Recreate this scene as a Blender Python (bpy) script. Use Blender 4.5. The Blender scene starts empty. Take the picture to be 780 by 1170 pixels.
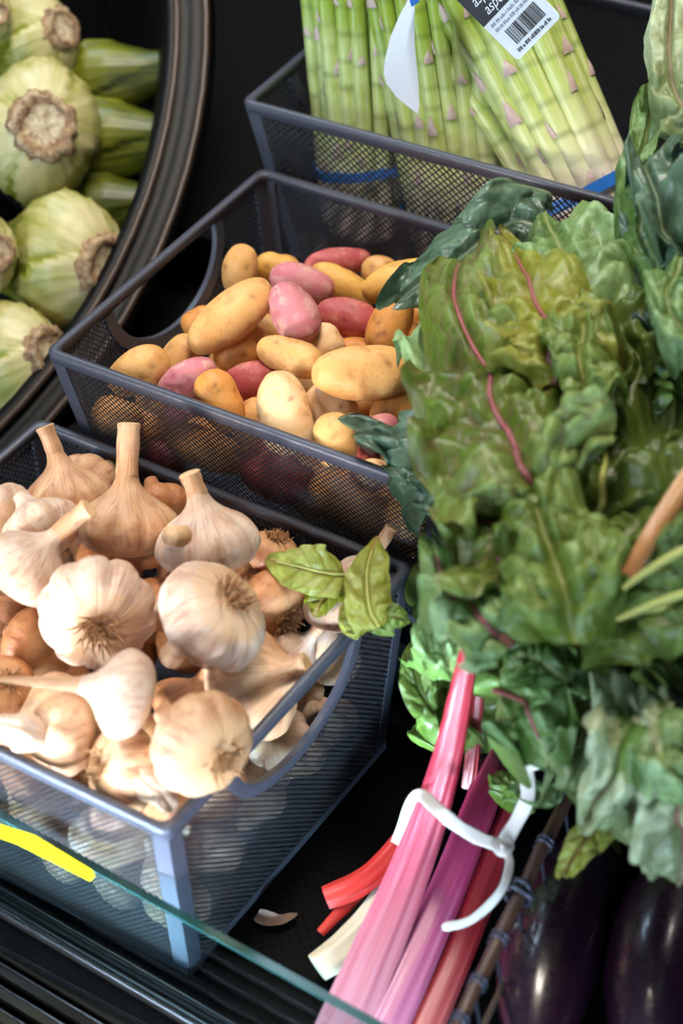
import bpy, math, random
from mathutils import Vector, Matrix, noise, Euler
random.seed(7)
S = bpy.context.scene
COL = S.collection
PI = math.pi
V = Vector

# ------------------------------------------------------------------ camera
CAM = V((.7258, -.7194, .9224))
ROT = Euler((.86162, .06106, .58632), 'XYZ').to_matrix()
FPX = 2546.9
cd = bpy.data.cameras.new('camera'); cam = bpy.data.objects.new('camera', cd); COL.objects.link(cam)
cam.location = CAM; cam.rotation_euler = (.86162, .06106, .58632)
cd.sensor_fit = 'VERTICAL'; cd.sensor_height = 36.0; cd.sensor_width = 24.0
cd.lens = FPX / 1170 * 36.0
cd.clip_start = .05; cd.clip_end = 30
S.camera = cam

def ray(u, v): return ROT @ V(((u-390)/FPX, (585-v)/FPX, -1))
def at(u, v, z=None, x=None, y=None):
    d = ray(u, v)
    if z is not None: t = (z-CAM.z)/d.z
    elif y is not None: t = (y-CAM.y)/d.y
    else: t = (x-CAM.x)/d.x
    return CAM + d*t
def depth(p): return -(ROT.transposed() @ (p-CAM)).z
def pxm(p): return depth(p)/FPX          # metres per pixel at p
def proj(p):
    q = ROT.transposed() @ (p-CAM); return (390-FPX*q.x/q.z, 585+FPX*q.y/q.z)
def imgdir(dx, dy, dz=0): return (ROT @ V((dx, -dy, dz))).normalized()
def toward(p): return (CAM-p).normalized()

cd.dof.use_dof = True
cd.dof.focus_distance = depth(at(330, 470, .04))
cd.dof.aperture_fstop = 4.8

# ------------------------------------------------------------------ mesh helpers
def link(o, parent=None):
    COL.objects.link(o)
    if parent is not None: o.parent = parent
    return o

class MB:
    def __init__(s): s.v=[]; s.f=[]; s.m=[]; s.c=[]; s.uv=[]
    def add(s, vs, fs, mi=0, col=(1,1,1,1), uvs=None):
        b=len(s.v)
        s.v += [V(p) for p in vs]
        s.f += [tuple(b+i for i in f) for f in fs]
        s.m += [mi]*len(fs)
        if isinstance(col, list): s.c += col
        else: s.c += [col]*len(vs)
        s.uv += uvs if uvs else [(0,0)]*len(vs)
    def box(s, p0, p1, mi=0):
        x0,y0,z0=p0; x1,y1,z1=p1
        s.add([(x0,y0,z0),(x1,y0,z0),(x1,y1,z0),(x0,y1,z0),(x0,y0,z1),(x1,y0,z1),(x1,y1,z1),(x0,y1,z1)],
              [(0,3,2,1),(4,5,6,7),(0,1,5,4),(1,2,6,5),(2,3,7,6),(3,0,4,7)], mi)
    def bar(s, a, b, wvec, tvec, mi=0):
        # box from a to b with half extents wvec, tvec
        a=V(a); b=V(b); w=V(wvec); t=V(tvec)
        s.add([a-w-t,a+w-t,a+w+t,a-w+t,b-w-t,b+w-t,b+w+t,b-w+t],
              [(0,1,2,3),(7,6,5,4),(0,4,5,1),(1,5,6,2),(2,6,7,3),(3,7,4,0)], mi)
    def tube(s, pts, rads, n=8, mi=0, cap=True, prof=None, cols=None, ref=None, twist=0):
        pts=[V(p) for p in pts]; m=len(pts)
        if not hasattr(rads,'__len__'): rads=[rads]*m
        vs=[]; cs=[]; uvs=[]
        T0=(pts[1]-pts[0]).normalized()
        nrm = V(ref) if ref is not None else (V((0,0,1)) if abs(T0.z)<.9 else V((1,0,0)))
        L=0
        for i in range(m):
            T=(pts[min(i+1,m-1)]-pts[max(i-1,0)]).normalized()
            nrm=(nrm-T*nrm.dot(T)).normalized(); bn=T.cross(nrm)
            if i: L+=(pts[i]-pts[i-1]).length
            for k in range(n):
                a=2*PI*k/n+twist*i/m
                pr = prof(a, i/(m-1)) if prof else 1
                if isinstance(pr, tuple): q=nrm*(pr[0]*rads[i])+bn*(pr[1]*rads[i])
                else: q=(nrm*math.cos(a)+bn*math.sin(a))*rads[i]*pr
                vs.append(pts[i]+q); uvs.append((k/n, L))
                cs.append(cols(i/(m-1), a) if cols else (1,1,1,1))
        fs=[(i*n+k, i*n+(k+1)%n, (i+1)*n+(k+1)%n, (i+1)*n+k) for i in range(m-1) for k in range(n)]
        if cap: fs += [tuple(range(n-1,-1,-1)), tuple((m-1)*n+k for k in range(n))]
        s.add(vs, fs, mi, cs, uvs)
    def obj(s, name, mats, parent=None, smooth=True, origin=None, sharp=None):
        me=bpy.data.meshes.new(name)
        o0 = V(origin) if origin is not None else (V(parent.matrix_world.translation) if parent is not None else V((0,0,0)))
        if parent is not None and origin is None: o0 = V(parent['_o']) if '_o' in parent else o0
        me.from_pydata([tuple(p-o0) for p in s.v], [], s.f)
        if not isinstance(mats,(list,tuple)): mats=[mats]
        for m_ in mats: me.materials.append(m_)
        me.polygons.foreach_set('material_index', s.m)
        ca=me.color_attributes.new('Col','FLOAT_COLOR','POINT')
        ca.data.foreach_set('color',[x for c in s.c for x in c])
        uvl=me.uv_layers.new(name='UVMap')
        idx=[0]*len(me.loops); me.loops.foreach_get('vertex_index', idx)
        uvl.data.foreach_set('uv',[x for i in idx for x in s.uv[i]])
        if smooth:
            me.polygons.foreach_set('use_smooth',[True]*len(me.polygons))
            if sharp is not None:
                me.set_sharp_from_angle(angle=sharp)
        me.update()
        o=bpy.data.objects.new(name, me)
        if origin is not None: o.location=o0
        o_par=parent
        link(o, o_par)
        if parent is not None: ORG[o.name]=o0
        return o
ORG={}
def thing(name, loc, label, cat, group=None):
    o=bpy.data.objects.new(name, None); o.empty_display_size=.01; COL.objects.link(o)
    o.location=loc; ORG[o.name]=V(loc); tag(o,label,cat,group); return o
def tag(o,label,cat,group=None):
    o['label']=label; o['category']=cat
    if group: o['group']=group
    return o
def part(mb, name, mats, parent, smooth=True, sharp=None):
    # vertices of mb are in world coordinates; child of an untransformed (translation only) parent
    base=ORG[parent.name]
    me_o=mb.obj(name, mats, None, smooth, None, sharp)
    me_o.data.transform(Matrix.Translation(-base))
    me_o.parent=parent
    ORG[me_o.name]=base
    return me_o
def struct(mb,name,mats,smooth=False):
    o=mb.obj(name,mats,None,smooth); o['kind']='structure'; return o

# ------------------------------------------------------------------ materials
class NT:
    def __init__(s,name):
        s.mat=bpy.data.materials.new(name); s.mat.use_nodes=True
        s.t=s.mat.node_tree; s.b=s.t.nodes['Principled BSDF']; s.out=s.t.nodes['Material Output']
    def n(s,typ,**kw):
        nd=s.t.nodes.new(typ)
        for k,v in kw.items(): setattr(nd,k,v)
        return nd
    def l(s,a,b): s.t.links.new(a,b)
    def coord(s,which='Object',scale=(1,1,1)):
        tc=s.n('ShaderNodeTexCoord'); mp=s.n('ShaderNodeMapping'); mp.inputs['Scale'].default_value=scale
        s.l(tc.outputs[which],mp.inputs['Vector']); return mp.outputs['Vector']
    def noise(s,vec,scale,detail=4,rough=.55,dist=0):
        nd=s.n('ShaderNodeTexNoise'); nd.inputs['Scale'].default_value=scale; nd.inputs['Detail'].default_value=detail
        nd.inputs['Roughness'].default_value=rough; nd.inputs['Distortion'].default_value=dist
        s.l(vec,nd.inputs['Vector']); return nd.outputs['Fac']
    def ramp(s,fac,stops,interp='LINEAR'):
        r=s.n('ShaderNodeValToRGB'); r.color_ramp.interpolation=interp
        e=r.color_ramp.elements
        while len(e)<len(stops): e.new(.5)
        for el,(p,c) in zip(e,stops):
            el.position=p; el.color=(c,c,c,1) if not hasattr(c,'__len__') else (*c[:3],1)
        s.l(fac,r.inputs['Fac']); return r.outputs['Color']
    def mix(s,fac,a,b,mode='MIX'):
        m=s.n('ShaderNodeMix',data_type='RGBA',blend_type=mode)
        for sock,val in ((m.inputs['Factor'],fac),(m.inputs[6],a),(m.inputs[7],b)):
            if isinstance(val,(int,float)): sock.default_value=val
            elif isinstance(val,tuple): sock.default_value=(*val[:3],1)
            else: s.l(val,sock)
        return m.outputs[2]
    def math(s,op,a,b=None):
        m=s.n('ShaderNodeMath',operation=op)
        for i,val in enumerate((a,b)):
            if val is None: continue
            if isinstance(val,(int,float)): m.inputs[i].default_value=val
            else: s.l(val,m.inputs[i])
        return m.outputs[0]
    def bump(s,h,strength=.3,dist=.002):
        b=s.n('ShaderNodeBump'); b.inputs['Strength'].default_value=strength; b.inputs['Distance'].default_value=dist
        s.l(h,b.inputs['Height']); s.l(b.outputs['Normal'],s.b.inputs['Normal'])
    def set(s,**kw):
        for k,v in kw.items():
            k=k.replace('_',' ')
            i=s.b.inputs[k]
            if hasattr(v,'is_linked') or isinstance(v,bpy.types.NodeSocket): s.l(v,i)
            elif isinstance(v,tuple) and len(v)==3 and i.type=='RGBA': i.default_value=(*v,1)
            else: i.default_value=v
        return s
def srgb(r,g,b):
    f=lambda c: ((c/255+.055)/1.055)**2.4 if c/255>.04045 else c/255/12.92
    return (f(r),f(g),f(b))

def m_plain(name,col,rough=.5,metal=0,nscale=60,namp=.25,bump=.1,**kw):
    t=NT(name); v=t.coord('Object'); n=t.noise(v,nscale)
    c=t.mix(n, tuple(x*(1-namp) for x in col), tuple(min(1,x*(1+namp)) for x in col))
    t.set(Base_Color=c,Roughness=rough,Metallic=metal,**kw)
    if bump: t.bump(n,bump,.001)
    return t.mat

M={}
M['powder']=m_plain('powder_coated_metal',srgb(66,66,76),.38,.0,900,.12,.15)
M['mesh']=m_plain('mesh_metal',srgb(44,43,48),.38,.0,500,.15,.0)
M['black']=m_plain('black_plastic',srgb(7,7,8),.45,0,40,.3,.1)
M['rubber']=m_plain('black_gloss_rim',srgb(6,5,5),.45,0,12,.4,.05)
M['chrome']=m_plain('brushed_steel',(.45,.45,.47),.25,1,80,.2,.05)
M['darksteel']=m_plain('dark_steel',(.018,.015,.013),.35,.3,30,.4,.05)
M['wire_brown']=m_plain('brown_wire',srgb(78,54,44),.4,.1,200,.4,.3)
M['wire_grey']=m_plain('grey_wire',srgb(70,70,84),.35,.6,200,.3,.2)
M['white_tie']=m_plain('white_paper_tie',srgb(214,200,192),.6,0,120,.08,.2)
M['white_paper']=m_plain('white_card',srgb(236,238,240),.5,0,60,.03,.05)
M['ink']=m_plain('black_ink',srgb(24,24,30),.5,0,60,.1,0)
M['ink_grey']=m_plain('grey_ink',srgb(150,155,165),.5,0,60,.1,0)
M['red_ink']=m_plain('red_ink',srgb(205,60,62),.5,0,60,.1,0)
M['blue_band']=m_plain('blue_rubber',srgb(36,112,200),.45,0,150,.15,.1)
M['yellow']=m_plain('yellow_sticker',srgb(186,164,0),.5,0,60,.04,0)
M['yellow'].node_tree.nodes['Principled BSDF'].inputs['Specular IOR Level'].default_value=.05
M['root']=m_plain('dry_roots',srgb(150,104,62),.8,0,300,.4,.2)
M['cut']=m_plain('cut_stem_end',srgb(214,172,128),.7,0,400,.3,.3)
M['dryleaf']=m_plain('dry_leaf',srgb(140,112,98),.8,0,150,.4,.4)

for k_ in ('black','rubber'): M[k_].node_tree.nodes['Principled BSDF'].inputs['Specular IOR Level'].default_value=.2
# woven rubber mat
t=NT('woven_black_mat'); v=t.coord('Object')
w1=t.n('ShaderNodeTexChecker'); w1.inputs['Scale'].default_value=240; t.l(v,w1.inputs['Vector'])
n=t.noise(v,25); t.set(Base_Color=t.mix(w1.outputs['Fac'],srgb(4,4,4),srgb(13,12,13)),Roughness=.75); t.b.inputs['Specular IOR Level'].default_value=.12; t.bump(w1.outputs['Fac'],.6,.0015); M['mat']=t.mat

# glass
t=NT('clear_glass'); t.t.nodes.remove(t.b)
v=t.coord('Object'); n=t.noise(v,9)
lw=t.n('ShaderNodeLayerWeight'); lw.inputs['Blend'].default_value=.5
fr=t.math('ADD',t.math('MULTIPLY',t.math('POWER',lw.outputs['Facing'],4),.35),.035)
tp=t.n('ShaderNodeBsdfTransparent'); t.l(t.mix(n,srgb(226,240,240),srgb(236,246,246)),tp.inputs['Color'])
gl=t.n('ShaderNodeBsdfGlossy'); gl.inputs['Roughness'].default_value=.03
mx=t.n('ShaderNodeMixShader'); t.l(fr,mx.inputs[0]); t.l(tp.outputs[0],mx.inputs[1]); t.l(gl.outputs[0],mx.inputs[2]); t.l(mx.outputs[0],t.out.inputs['Surface']); M['glass']=t.mat
t=NT('green_glass_edge'); v=t.coord('Object'); n=t.noise(v,30)
t.set(Base_Color=t.mix(n,srgb(14,52,50),srgb(36,84,80)),Roughness=.2); M['glass_edge']=t.mat

def m_potato(name,ca,cb,cc,spot):
    t=NT(name); v=t.coord('Object')
    big=t.noise(v,28,3,.6); fine=t.noise(v,420,3,.7); mid=t.noise(v,110,4,.65)
    c=t.mix(t.ramp(big,[(.3,0),(.7,1)]),ca,cb)
    c=t.mix(t.math('MULTIPLY',t.ramp(mid,[(.5,0),(.7,1)]),.75),c,cc)
    vo=t.n('ShaderNodeTexVoronoi'); vo.inputs['Scale'].default_value=130; t.l(v,vo.inputs['Vector'])
    dots=t.ramp(vo.outputs['Distance'],[(.06,1),(.16,0)])
    gate=t.ramp(mid,[(.48,0),(.56,1)])
    c=t.mix(t.math('MULTIPLY',t.math('MULTIPLY',dots,gate),.7),c,spot)
    at_=t.n('ShaderNodeAttribute'); at_.attribute_name='Col'
    c=t.mix(at_.outputs['Fac'],spot,c)
    t.set(Base_Color=c,Roughness=.5,Subsurface_Weight=.08,Subsurface_Radius=(.004,.002,.001),Subsurface_Scale=.5)
    t.b.inputs['Specular IOR Level'].default_value=.35
    t.bump(t.math('ADD',t.math('MULTIPLY',fine,.4),mid),.4,.0016)
    return t.mat
POT={
 'tan':m_potato('tan_potato_skin',srgb(208,150,84),srgb(226,176,112),srgb(190,122,62),srgb(120,70,38)),
 'pale':m_potato('pale_potato_skin',srgb(222,178,128),srgb(232,194,146),srgb(204,140,84),srgb(128,78,46)),
 'orange':m_potato('orange_potato_skin',srgb(206,134,62),srgb(222,158,84),srgb(178,98,42),srgb(110,60,30)),
 'yellow':m_potato('yellow_potato_skin',srgb(218,162,76),srgb(232,184,100),srgb(196,130,58),srgb(120,70,38)),
 'pink':m_potato('pink_potato_skin',srgb(184,98,106),srgb(202,136,134),srgb(212,170,146),srgb(130,56,62)),
 'red':m_potato('red_potato_skin',srgb(170,70,72),srgb(192,96,90),srgb(208,142,118),srgb(110,44,50)),
}

def m_garlic(name,ca,cb,streak,amt):
    t=NT(name); v=t.coord('UV')
    mp=t.n('ShaderNodeMapping'); mp.inputs['Scale'].default_value=(26,2.2,1); t.l(v,mp.inputs['Vector'])
    st=t.noise(mp.outputs['Vector'],1.0,5,.65,.3)
    mp2=t.n('ShaderNodeMapping'); mp2.inputs['Scale'].default_value=(90,1.2,1); t.l(v,mp2.inputs['Vector'])
    st2=t.noise(mp2.outputs['Vector'],1.0,3,.6,.1)
    ob=t.coord('Object'); big=t.noise(ob,30,3,.6)
    c=t.mix(t.ramp(big,[(.35,0),(.65,1)]),ca,cb)
    c=t.mix(t.math('MULTIPLY',t.ramp(st,[(.5,0),(.72,1)]),amt),c,streak)
    c=t.mix(t.math('MULTIPLY',t.ramp(st2,[(.54,0),(.66,1)]),.6),c,srgb(166,106,80))
    at_=t.n('ShaderNodeAttribute'); at_.attribute_name='Col'
    c=t.mix(at_.outputs['Fac'],srgb(206,160,112),c)
    t.set(Base_Color=c,Roughness=.42,Subsurface_Weight=.15,Subsurface_Radius=(.006,.003,.002),Subsurface_Scale=.5)
    t.b.inputs['Specular IOR Level'].default_value=.3
    t.bump(t.math('ADD',st2,st),.45,.0016)
    return t.mat
GAR={
 'white':m_garlic('white_garlic_skin',srgb(212,188,168),srgb(196,160,132),srgb(170,118,98),.8),
 'cream':m_garlic('cream_garlic_skin',srgb(204,164,128),srgb(190,142,102),srgb(156,96,70),.9),
 'tan':m_garlic('tan_garlic_skin',srgb(188,130,86),srgb(168,106,64),srgb(134,74,48),.9),
}

def m_leaf(name,dark,mid,light,vein,trans=.25,rough=.36,spec=.4):
    t=NT(name); v=t.coord('Object')
    at_=t.n('ShaderNodeAttribute'); at_.attribute_name='Col'
    sep=t.n('ShaderNodeSeparateColor'); t.l(at_.outputs['Color'],sep.inputs['Color'])
    vn,crest_light,ed=sep.outputs[0],sep.outputs[1],sep.outputs[2]
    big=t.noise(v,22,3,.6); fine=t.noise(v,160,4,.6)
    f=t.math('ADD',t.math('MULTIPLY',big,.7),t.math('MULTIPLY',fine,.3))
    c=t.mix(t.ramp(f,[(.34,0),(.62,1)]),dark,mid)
    c=t.mix(t.ramp(t.math('MULTIPLY',crest_light,t.math('ADD',fine,.35)),[(.28,0),(.72,1)]),c,light)  # highlights on the blister crests painted into the leaf colour
    c=t.mix(vn,c,vein)
    t.set(Base_Color=c,Roughness=rough)
    t.b.inputs['Specular IOR Level'].default_value=spec
    # fine puckered skin
    vo=t.n('ShaderNodeTexVoronoi'); vo.feature='SMOOTH_F1'; vo.inputs['Scale'].default_value=110; t.l(v,vo.inputs['Vector'])
    t.bump(t.math('ADD',t.math('MULTIPLY',vo.outputs['Distance'],-.5),t.math('MULTIPLY',fine,.5)),.45,.003)
    tr=t.n('ShaderNodeBsdfTranslucent'); t.l(c,tr.inputs['Color'])
    mx=t.n('ShaderNodeMixShader'); mx.inputs[0].default_value=trans
    t.l(t.b.outputs[0],mx.inputs[1]); t.l(tr.outputs[0],mx.inputs[2]); t.l(mx.outputs[0],t.out.inputs['Surface'])
    return t.mat
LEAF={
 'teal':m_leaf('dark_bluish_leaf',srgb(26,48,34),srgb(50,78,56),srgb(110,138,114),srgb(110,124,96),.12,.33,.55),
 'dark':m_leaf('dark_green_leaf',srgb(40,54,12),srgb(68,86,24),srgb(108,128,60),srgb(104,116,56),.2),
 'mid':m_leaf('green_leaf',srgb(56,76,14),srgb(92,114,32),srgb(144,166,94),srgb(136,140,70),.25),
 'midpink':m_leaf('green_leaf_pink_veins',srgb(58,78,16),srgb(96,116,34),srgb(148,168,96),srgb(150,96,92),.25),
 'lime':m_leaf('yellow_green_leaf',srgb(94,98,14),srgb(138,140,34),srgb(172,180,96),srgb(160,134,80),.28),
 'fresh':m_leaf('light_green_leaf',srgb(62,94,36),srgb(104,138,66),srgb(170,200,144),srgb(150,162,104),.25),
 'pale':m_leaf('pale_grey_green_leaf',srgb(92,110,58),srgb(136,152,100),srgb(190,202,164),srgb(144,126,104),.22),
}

def m_stalk(name,stops,rough=.32):
    t=NT(name); at_=t.n('ShaderNodeAttribute'); at_.attribute_name='Col'
    sep=t.n('ShaderNodeSeparateColor'); t.l(at_.outputs['Color'],sep.inputs['Color'])
    v=t.coord('UV'); mp=t.n('ShaderNodeMapping'); mp.inputs['Scale'].default_value=(22,5,1); t.l(v,mp.inputs['Vector'])
    st=t.noise(mp.outputs['Vector'],1,4,.6,.1)
    fac=t.math('ADD',sep.outputs[0],t.math('MULTIPLY',t.math('SUBTRACT',st,.5),.8))
    c=t.ramp(fac,stops)
    c=t.mix(t.math('MULTIPLY',t.ramp(st,[(.58,0),(.75,1)]),.22),c,srgb(236,180,184))
    t.set(Base_Color=c,Roughness=rough,Subsurface_Weight=.1,Subsurface_Radius=(.006,.002,.002),Subsurface_Scale=.5)
    t.bump(st,.3,.0015); return t.mat
STK={
 'red':m_stalk('red_stalk',[(0,srgb(206,134,148)),(.25,srgb(188,84,102)),(.5,srgb(160,36,54)),(1,srgb(168,24,32))]),
 'magenta':m_stalk('magenta_stalk',[(0,srgb(206,124,158)),(.35,srgb(178,58,102)),(.75,srgb(146,28,62)),(1,srgb(96,34,42))]),
 'rust':m_stalk('rust_stalk',[(0,srgb(200,100,100)),(.4,srgb(160,36,44)),(1,srgb(128,28,42))]),
 'cream':m_stalk('cream_stalk',[(0,srgb(232,214,186)),(.5,srgb(240,232,208)),(1,srgb(226,200,170))]),
 'scarlet':m_stalk('scarlet_stalk',[(0,srgb(214,60,52)),(.5,srgb(210,50,46)),(1,srgb(200,44,48))]),
 'apricot':m_stalk('apricot_stalk',[(0,srgb(160,106,62)),(1,srgb(190,146,98))]),
 'vein':m_stalk('pink_vein',[(0,srgb(112,60,56)),(1,srgb(160,84,90))],.5),
 'palevein':m_stalk('pale_vein',[(0,srgb(150,150,70)),(1,srgb(170,176,96))],.5),
}
# asparagus
t=NT('asparagus_skin'); at_=t.n('ShaderNodeAttribute'); at_.attribute_name='Col'
sep=t.n('ShaderNodeSeparateColor'); t.l(at_.outputs['Color'],sep.inputs['Color'])
v=t.coord('UV'); mp=t.n('ShaderNodeMapping'); mp.inputs['Scale'].default_value=(14,12,1); t.l(v,mp.inputs['Vector'])
st=t.noise(mp.outputs['Vector'],1,4,.6,.1)
fac=t.math('ADD',sep.outputs[0],t.math('MULTIPLY',t.math('SUBTRACT',st,.5),.18))
c=t.ramp(fac,[(0,srgb(220,190,186)),(.2,srgb(230,218,194)),(.4,srgb(212,218,150)),(.66,srgb(180,198,88)),(1,srgb(148,174,54))])
c=t.mix(t.math('MULTIPLY',t.ramp(st,[(.48,0),(.7,1)]),.6),c,srgb(232,234,196))
c=t.mix(sep.outputs[1],c,srgb(88,108,26))
t.set(Base_Color=c,Roughness=.36,Subsurface_Weight=.1,Subsurface_Radius=(.004,.004,.001),Subsurface_Scale=.5); t.bump(st,.15,.001); M['asp']=t.mat
t=NT('asparagus_scale'); v=t.coord('Object'); n=t.noise(v,260)
t.set(Base_Color=t.mix(n,srgb(178,136,152),srgb(220,206,180)),Roughness=.5); M['bract']=t.mat
# fennel
t=NT('fennel_skin'); v=t.coord('UV'); mp=t.n('ShaderNodeMapping'); mp.inputs['Scale'].default_value=(30,1.5,1); t.l(v,mp.inputs['Vector'])
st=t.noise(mp.outputs['Vector'],1,4,.6,.2); at_=t.n('ShaderNodeAttribute'); at_.attribute_name='Col'
sep=t.n('ShaderNodeSeparateColor'); t.l(at_.outputs['Color'],sep.inputs['Color'])
fac=t.math('ADD',sep.outputs[0],t.math('MULTIPLY',t.math('SUBTRACT',st,.5),.9))
c=t.ramp(fac,[(0,srgb(196,184,134)),(.28,srgb(166,160,92)),(.5,srgb(122,124,32)),(.72,srgb(104,108,16)),(1,srgb(62,70,6))])
t.set(Base_Color=c,Roughness=.42); t.bump(st,.25,.002); M['fennel']=t.mat
t=NT('fennel_root'); v=t.coord('Object'); n=t.noise(v,150,5,.7)
at_=t.n('ShaderNodeAttribute'); at_.attribute_name='Col'
c=t.mix(at_.outputs['Fac'],t.mix(t.ramp(n,[(.35,0),(.65,1)]),srgb(84,54,32),srgb(186,146,102)),t.mix(t.ramp(n,[(.35,0),(.62,1)]),srgb(142,108,76),srgb(222,208,172)))
t.set(Base_Color=c,Roughness=.7); t.bump(n,.8,.004); M['fennel_root']=t.mat
# eggplant
t=NT('eggplant_skin'); v=t.coord('Object'); n=t.noise(v,20); n2=t.noise(v,200)
t.set(Base_Color=t.mix(n,srgb(26,12,26),srgb(48,20,36)),Roughness=t.ramp(n2,[(.3,.22),(.7,.34)]),Coat_Weight=.6,Coat_Roughness=.12); t.bump(n,.15,.004); M['egg']=t.mat
M['calyx']=m_plain('green_calyx',srgb(70,84,36),.6,0,120,.3,.3)
M['case']=m_plain('case_panel',srgb(8,12,13),.5,0,8,.3,.02)
M['case'].node_tree.nodes['Principled BSDF'].inputs['Specular IOR Level'].default_value=.12
M['rim_highlight']=m_plain('rim_highlight_brown',srgb(60,46,38),.4,0,20,.4,.05)  # brown that paints the highlight lines along the tub rim
M['olive']=m_plain('olive_trim',srgb(36,33,24),.5,.1,30,.3,.05)

# ------------------------------------------------------------------ bins
BIN_D=.25; TAPER=.017
class Bin: pass
def make_bin(label, off, yaw, W, H, sp, ww):
    """black wire-mesh bin, rim at z=0 of the local frame; right/left sides carry a D handle"""
    b=Bin(); b.W=W; b.H=H; b.off=V(off); b.yaw=yaw
    Rz=Matrix.Rotation(yaw,3,'Z')
    b.R=Rz
    root=thing('mesh_bin', off, label, 'bin', 'black mesh bins on the stepped shelf')
    b.root=root
    D=BIN_D; t_=TAPER
    def P(x,y,z):
        return Rz@V((x,y,z))+b.off
    def wall_pt(side,s,h):
        """s along the wall 0..1, h = depth below the rim (m)"""
        k=t_*h/H
        hw=W/2-k; hd=D/2-k
        if side=='front': return V((-hw+2*hw*s,-hd,-h))
        if side=='back':  return V((hw-2*hw*s,hd,-h))
        if side=='right': return V((hw,-hd+2*hd*s,-h))
        return V((-hw,hd-2*hd*s,-h))
    nrm={'front':V((0,-1,-.1)),'back':V((0,1,-.1)),'right':V((1,0,-.1)),'left':V((-1,0,-.1))}
    # rim: strip with a rounded folded lip
    mb=MB()
    def ring(k, z, rad):
        pts=[]
        hw=W/2+k; hd=D/2+k
        for cx,cy,a0 in ((hw-rad,hd-rad,0),(-hw+rad,hd-rad,90),(-hw+rad,-hd+rad,180),(hw-rad,-hd+rad,270)):
            for i in range(5):
                a=math.radians(a0+22.5*i); pts.append(P(cx+rad*math.cos(a),cy+rad*math.sin(a),z))
        return pts
    prof=[(.0002,-.0085),(.0014,-.008),(.0020,-.0014),(.0014,.0004),(-.0010,.0008),(-.0034,.0004),(-.0042,-.0014),(-.0024,-.008),(-.0010,-.0085)]
    vs=[]; n=20
    for k,z in prof: vs+=ring(k,z,.006)
    m=len(prof); fs=[(i*n+j,i*n+(j+1)%n,((i+1)%m)*n+(j+1)%n,((i+1)%m)*n+j) for i in range(m) for j in range(n)]
    mb.add(vs,fs); part(mb,'rim',M['powder'],root)
    # corner posts
    for sx in (-1,1):
        for sy in (-1,1):
            mb=MB()
            w=.011
            vs=[]
            for h in (.006,H):
                k=t_*h/H; x=sx*(W/2-k); y=sy*(D/2-k); z=-h; o=.0012
                vs+=[P(x-sx*w,y+sy*o,z),P(x-sx*.004,y+sy*o,z),P(x+sx*o*.3,y+sy*o*.3,z),P(x+sx*o,y-sy*.004,z),P(x+sx*o,y-sy*w,z),
                     P(x-sx*.002,y-sy*w,z),P(x-sx*.003,y-sy*.003,z),P(x-sx*w,y-sy*.002,z)]
            fs=[(i,(i+1)%8,8+(i+1)%8,8+i) for i in range(8)]+[tuple(range(8)),tuple(range(15,7,-1))]
            mb.add(vs,fs); part(mb,'corner_post',M['powder'],root,True,.6)
    # bottom frame + base mesh
    mb=MB()
    for side in ('front','right','back','left'):
        a=wall_pt(side,0,H-.002); c=wall_pt(side,1,H-.002)
        mb.bar(P(*a),P(*c),Rz@V((0,0,.003)),Rz@(nrm[side].normalized()*.0015))
    part(mb,'base_frame',M['powder'],root,False)
    mb=MB()
    hw=W/2-t_; hd=D/2-t_
    mb.add([P(-hw,-hd,-H+.001),P(hw,-hd,-H+.001),P(hw,hd,-H+.001),P(-hw,hd,-H+.001),P(-hw,-hd,-H),P(hw,-hd,-H),P(hw,hd,-H),P(-hw,hd,-H)],
           [(0,1,2,3),(7,6,5,4),(0,4,5,1),(1,5,6,2),(2,6,7,3),(3,7,4,0)])
    part(mb,'base_tray',M['powder'],root,False)
    # D handle outline on left/right walls : centre s=.53, chord .118 m at h=.009, depth .043
    hc=.0 ; ha=.060; hb=.046; h0=.009
    def in_handle(s_m,h,grow=0):
        return h< h0+hb+grow and ((s_m/(ha+grow))**2+(max(0,h-h0)/(hb+grow))**2)<1
    for side in ('front','back','left','right'):
        mb=MB(); N_=nrm[side].normalized()
        L=W if side in ('front','back') else D
        hasH=side in ('left','right')
        step=sp*math.sqrt(2)
        for fam in (1,-1):
            c=-H if fam==1 else 0
            x0=-L/2-H
            k0=0
            nlines=int((L+2*H)/step)+2
            for i in range(nlines):
                xs=-L/2-H+i*step+.3*step
                # line from (xs, h=0.009) heading  fam direction
                runs=[]; cur=None
                K=int(H/.0022)
                for q in range(K+1):
                    h=.009+(H-.011)*q/K
                    s_m=xs+ (h if fam==1 else (H-h))
                    k=t_*h/H
                    ok=abs(s_m)<L/2-k-.002 and not (hasH and in_handle(s_m-hc,h,.002))
                    if ok:
                        if cur is None: cur=[(s_m,h),(s_m,h)]
                        else: cur[1]=(s_m,h)
                    elif cur is not None:
                        runs.append(cur); cur=None
                if cur is not None: runs.append(cur)
                for (sa,h_a),(sb,h_b) in runs:
                    if abs(h_b-h_a)<.0015: continue
                    def W3(s_m,h):
                        k=t_*h/H; Lk=L/2-k
                        return wall_pt(side,.5+s_m/(2*Lk),h)
                    a=W3(sa,h_a); c_=W3(sb,h_b)
                    d=(c_-a).normalized(); wv=d.cross(N_).normalized()*ww
                    offn=N_*(.0003*fam)
                    mb.bar(P(*(a+offn)),P(*(c_+offn)),Rz@wv,Rz@(N_*.0003))
        part(mb,'mesh_panel',M['mesh'],root,False)
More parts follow.
